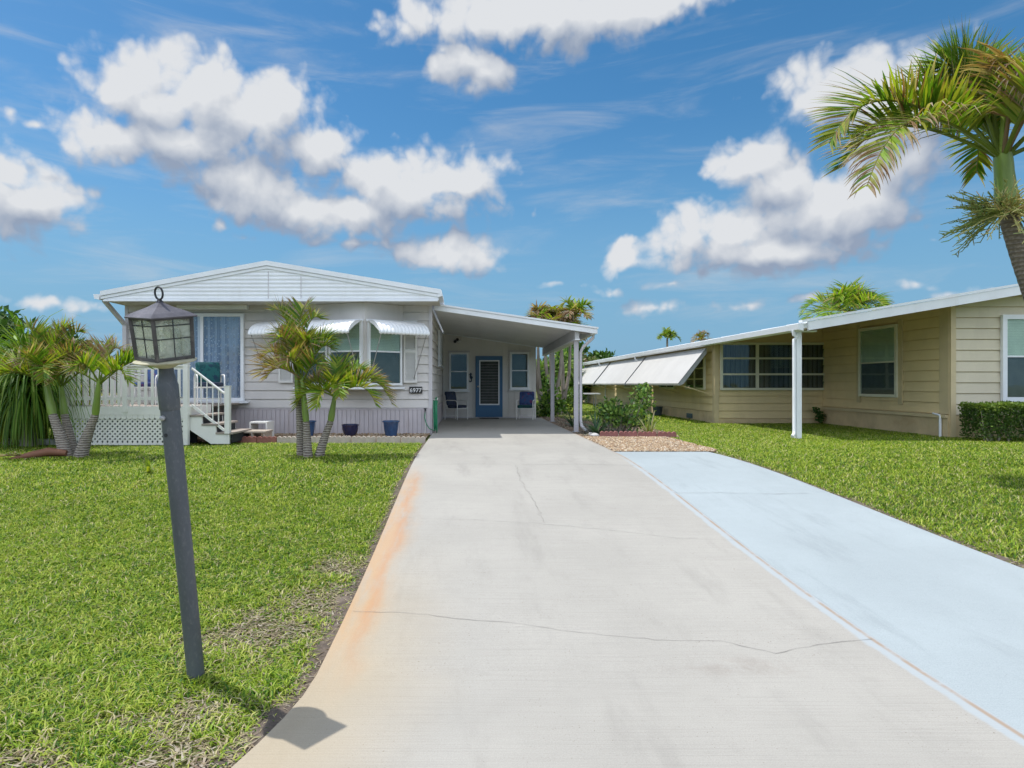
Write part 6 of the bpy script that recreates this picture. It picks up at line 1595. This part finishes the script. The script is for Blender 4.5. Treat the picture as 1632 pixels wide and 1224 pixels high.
low = (P_[:, 2] < .72) & (r_.random(n) < (.8 - P_[:, 2]) * 2.2 * (.3 + 1.2 * vnoise(P_[:, 0], P_[:, 1], 8, 3.0))); P_ = P_[~low]
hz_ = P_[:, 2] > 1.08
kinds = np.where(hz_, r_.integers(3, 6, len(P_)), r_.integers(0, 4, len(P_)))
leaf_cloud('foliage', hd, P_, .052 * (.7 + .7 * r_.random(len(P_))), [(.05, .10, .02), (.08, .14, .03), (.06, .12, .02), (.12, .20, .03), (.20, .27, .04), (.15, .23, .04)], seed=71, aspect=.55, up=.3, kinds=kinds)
m = MB(); rd = random.Random(72)
for i in range(70):
    x = rd.uniform(X0 + .05, X1); p = Vector((x, rd.uniform(Y0 + .05, Y0 + .35), .38)); q = p + Vector((rd.uniform(-.25, .25), rd.uniform(-.1, .1), rd.uniform(.35, .7)))
    m.tube([p, p.lerp(q, .5) + Vector((rd.uniform(-.05, .05), rd.uniform(-.03, .03), 0)), q], [.011, .008, .004], 5)
m.build('stems', 'pale_bark', hd)
wd_ = thing('weed', 'small dark weed growing at the tan home wall by the corner', 'plant', (10.45, 18.6, .42))
r_ = np.random.default_rng(73); P_ = blob_points([(10.45, 18.62, .62, .16, .12, .18), (10.38, 18.6, .78, .1, .1, .12)], 110, r_, .2); leaf_cloud('foliage', wd_, P_, .11, [(.04, .10, .02), (.07, .14, .03)], seed=74, aspect=.7)

# ------------------------------------------------------------------ trees beyond the homes
def clump_palm(name, label, c, ntr, H, fl, nf, seed, brown, spread=.8, leaf=.7, tw=.07, cat='palm tree', group=None, single=False):
    t = thing(name, label, cat, c, group); rd = random.Random(seed); k = 0
    for i in range(ntr):
        b = Vector((c[0] + rd.uniform(-spread, spread) * .7, c[1] + rd.uniform(-spread, spread) * .7, c[2] - .1)); h = H * rd.uniform(.8, 1.05) if ntr > 1 else H
        e = Vector((b.x + rd.uniform(-.5, .5) * spread, b.y + rd.uniform(-.4, .4) * spread, c[2] + h))
        m = MB(); m.tube([b, b.lerp(e, .5) + Vector((rd.uniform(-.15, .15) * spread, 0, 0)), e], [tw * 1.2, tw, tw * .7], 8); m.build('trunk', 'pale_bark', t, smooth=60)
        for j in range(nf):
            a = R(rd.uniform(0, 360)); el = R(rd.uniform(5, 80)); k += 1
            frond(t, e, (math.cos(a) * math.cos(el), math.sin(a) * math.cos(el), math.sin(el)), fl * rd.uniform(.75, 1.1), rd.uniform(.25, .55), seed * 1000 + k, leaf=leaf, n=22, brown=brown * rd.uniform(.3, 1.6), w=.075, curl=.6, start=.15, rr=.02)
    return t
clump_palm('palm_clump', 'tall clump of palms with pale trunks and browned crowns behind the carport', (3.65, 25.5, .43), 9, 3.75, 1.2, 11, 7, .6, 1.0, .55)
clump_palm('palm_tree', 'feathery palm crown rising over the white roof of the tan home', (18.9, 31, .43), 1, 4.75, 2.6, 26, 9, .15, .1, .95, .16)
clump_palm('palm_tree', 'small dark palm crown far beyond the awnings', (17.8, 56, .43), 1, 5.2, 1.6, 9, 10, .05, .1, .6, .12)
clump_palm('palm_tree', 'brown withered palm crown beside the far roof edge', (20.6, 55, .43), 1, 4.9, 1.7, 9, 11, .9, .1, .6, .12)

def crown_tree(label, c, blobs, n, size, pal, seed, trunk=((0, 0, 0), .18), name='tree', group=None):
    t = thing(name, label, 'tree', c, group); r = np.random.default_rng(seed); rd = random.Random(seed)
    sub = []
    for b in blobs:
        for i in range(7):
            d = Vector((rd.gauss(0, 1), rd.gauss(0, 1), rd.gauss(0, 1))).normalized(); q = rd.uniform(.45, .95)
            sub.append((c[0] + b[0] + d.x * b[3] * q, c[1] + b[1] + d.y * b[4] * q, c[2] + b[2] + d.z * b[5] * q, b[3] * .42, b[4] * .42, b[5] * .40))
    P_ = blob_points(sub, n, r, .4)
    kn = np.minimum((vnoise(P_[:, 0] + P_[:, 2], P_[:, 1], seed, 1.2) * len(pal)).astype(int), len(pal) - 1)
    leaf_cloud('crown', t, P_, size * (.6 + .8 * r.random(len(P_))), pal, seed=seed, aspect=.6, up=.2, kinds=kn)
    m = MB(); top = Vector((c[0] + blobs[0][0], c[1] + blobs[0][1], c[2] + blobs[0][2])); bb_ = Vector((c[0], c[1], c[2] - .1))
    m.tube([bb_, bb_.lerp(top, .5) + Vector((.15, 0, 0)), top], [trunk[1], trunk[1] * .75, trunk[1] * .3], 8)
    for b in blobs[1:]:
        e = Vector((c[0] + b[0], c[1] + b[1], c[2] + b[2])); m.tube([bb_.lerp(top, .45), bb_.lerp(top, .6).lerp(e, .5), e], [trunk[1] * .5, trunk[1] * .35, .03], 6)
    m.build('trunk', 'pale_bark', t, smooth=60); return t
DG = [(.035, .09, .02), (.06, .13, .025), (.09, .17, .03), (.045, .10, .02)]
crown_tree('dark green broadleaf tree between the carport and the far end of the awnings', (9.0, 50, .43), [(0, 0, 2.9, 2.6, 1.8, 1.4), (2.2, 0, 2.6, 2.2, 1.5, 1.2), (-2.2, .5, 2.6, 1.8, 1.5, 1.3)], 5000, .34, DG, 81)
crown_tree('low browned tree against the far garden behind the carport', (7.2, 44, .43), [(0, 0, 2.7, 1.3, 1.2, 1.0), (-1.4, 0, 2.2, 1.2, 1.0, 1.0), (1.1, .4, 2.6, 1.2, 1.0, .8)], 2600, .28, [(.2, .14, .08), (.12, .15, .04), (.26, .2, .12), (.08, .13, .03)], 82)
crown_tree('green garden tree standing behind the palm clump', (5.6, 38, .43), [(0, 0, 1.9, 1.6, 1.3, 1.4), (-1.5, .6, 1.6, 1.4, 1.2, 1.2), (1.2, .5, 1.4, 1.1, 1.1, 1.1)], 3200, .26, SG, 83)
crown_tree('broad green tree seen past the house end beyond the tall grasses', (-19, 26, .43), [(0, 0, 2.6, 2.4, 2, 1.6), (2, 0, 2.2, 1.8, 1.8, 1.2), (-2.5, 0, 2.4, 2, 2, 1.5)], 4200, .30, DG, 84)
leafy = crown_tree('dense green thicket tree closing the gap behind the areca palms', (-13.2, 18.5, .43), [(0, 0, 1.6, 1.7, 1.4, 1.3), (1.6, 0, 1.3, 1.2, 1.2, 1.0), (-1.8, 0, 1.6, 1.5, 1.4, 1.2)], 4200, .22, SG, 85)
# distant belt of woodland closing the horizon
attr_mat('far_leaf', .8, .2, .1)
r_ = np.random.default_rng(90); n = 26000
a_ = r_.random(n) * 1.9 - .95; rad = 95 + 25 * r_.random(n)
hh = (2.2 + 2.8 * fbm(a_ * 60, a_ * 0 + 3, 4, 1.0)) * r_.random(n) ** .8
P_ = np.stack([rad * np.sin(a_), rad * np.cos(a_), .3 + hh], -1)
o = leaf_cloud('woodland', None, P_, .9 * (.6 + .8 * r_.random(n)), DG, 'far_leaf', 91, .7)
tag(o, 'low green belt of far trees along the horizon', 'woodland', kind='stuff')
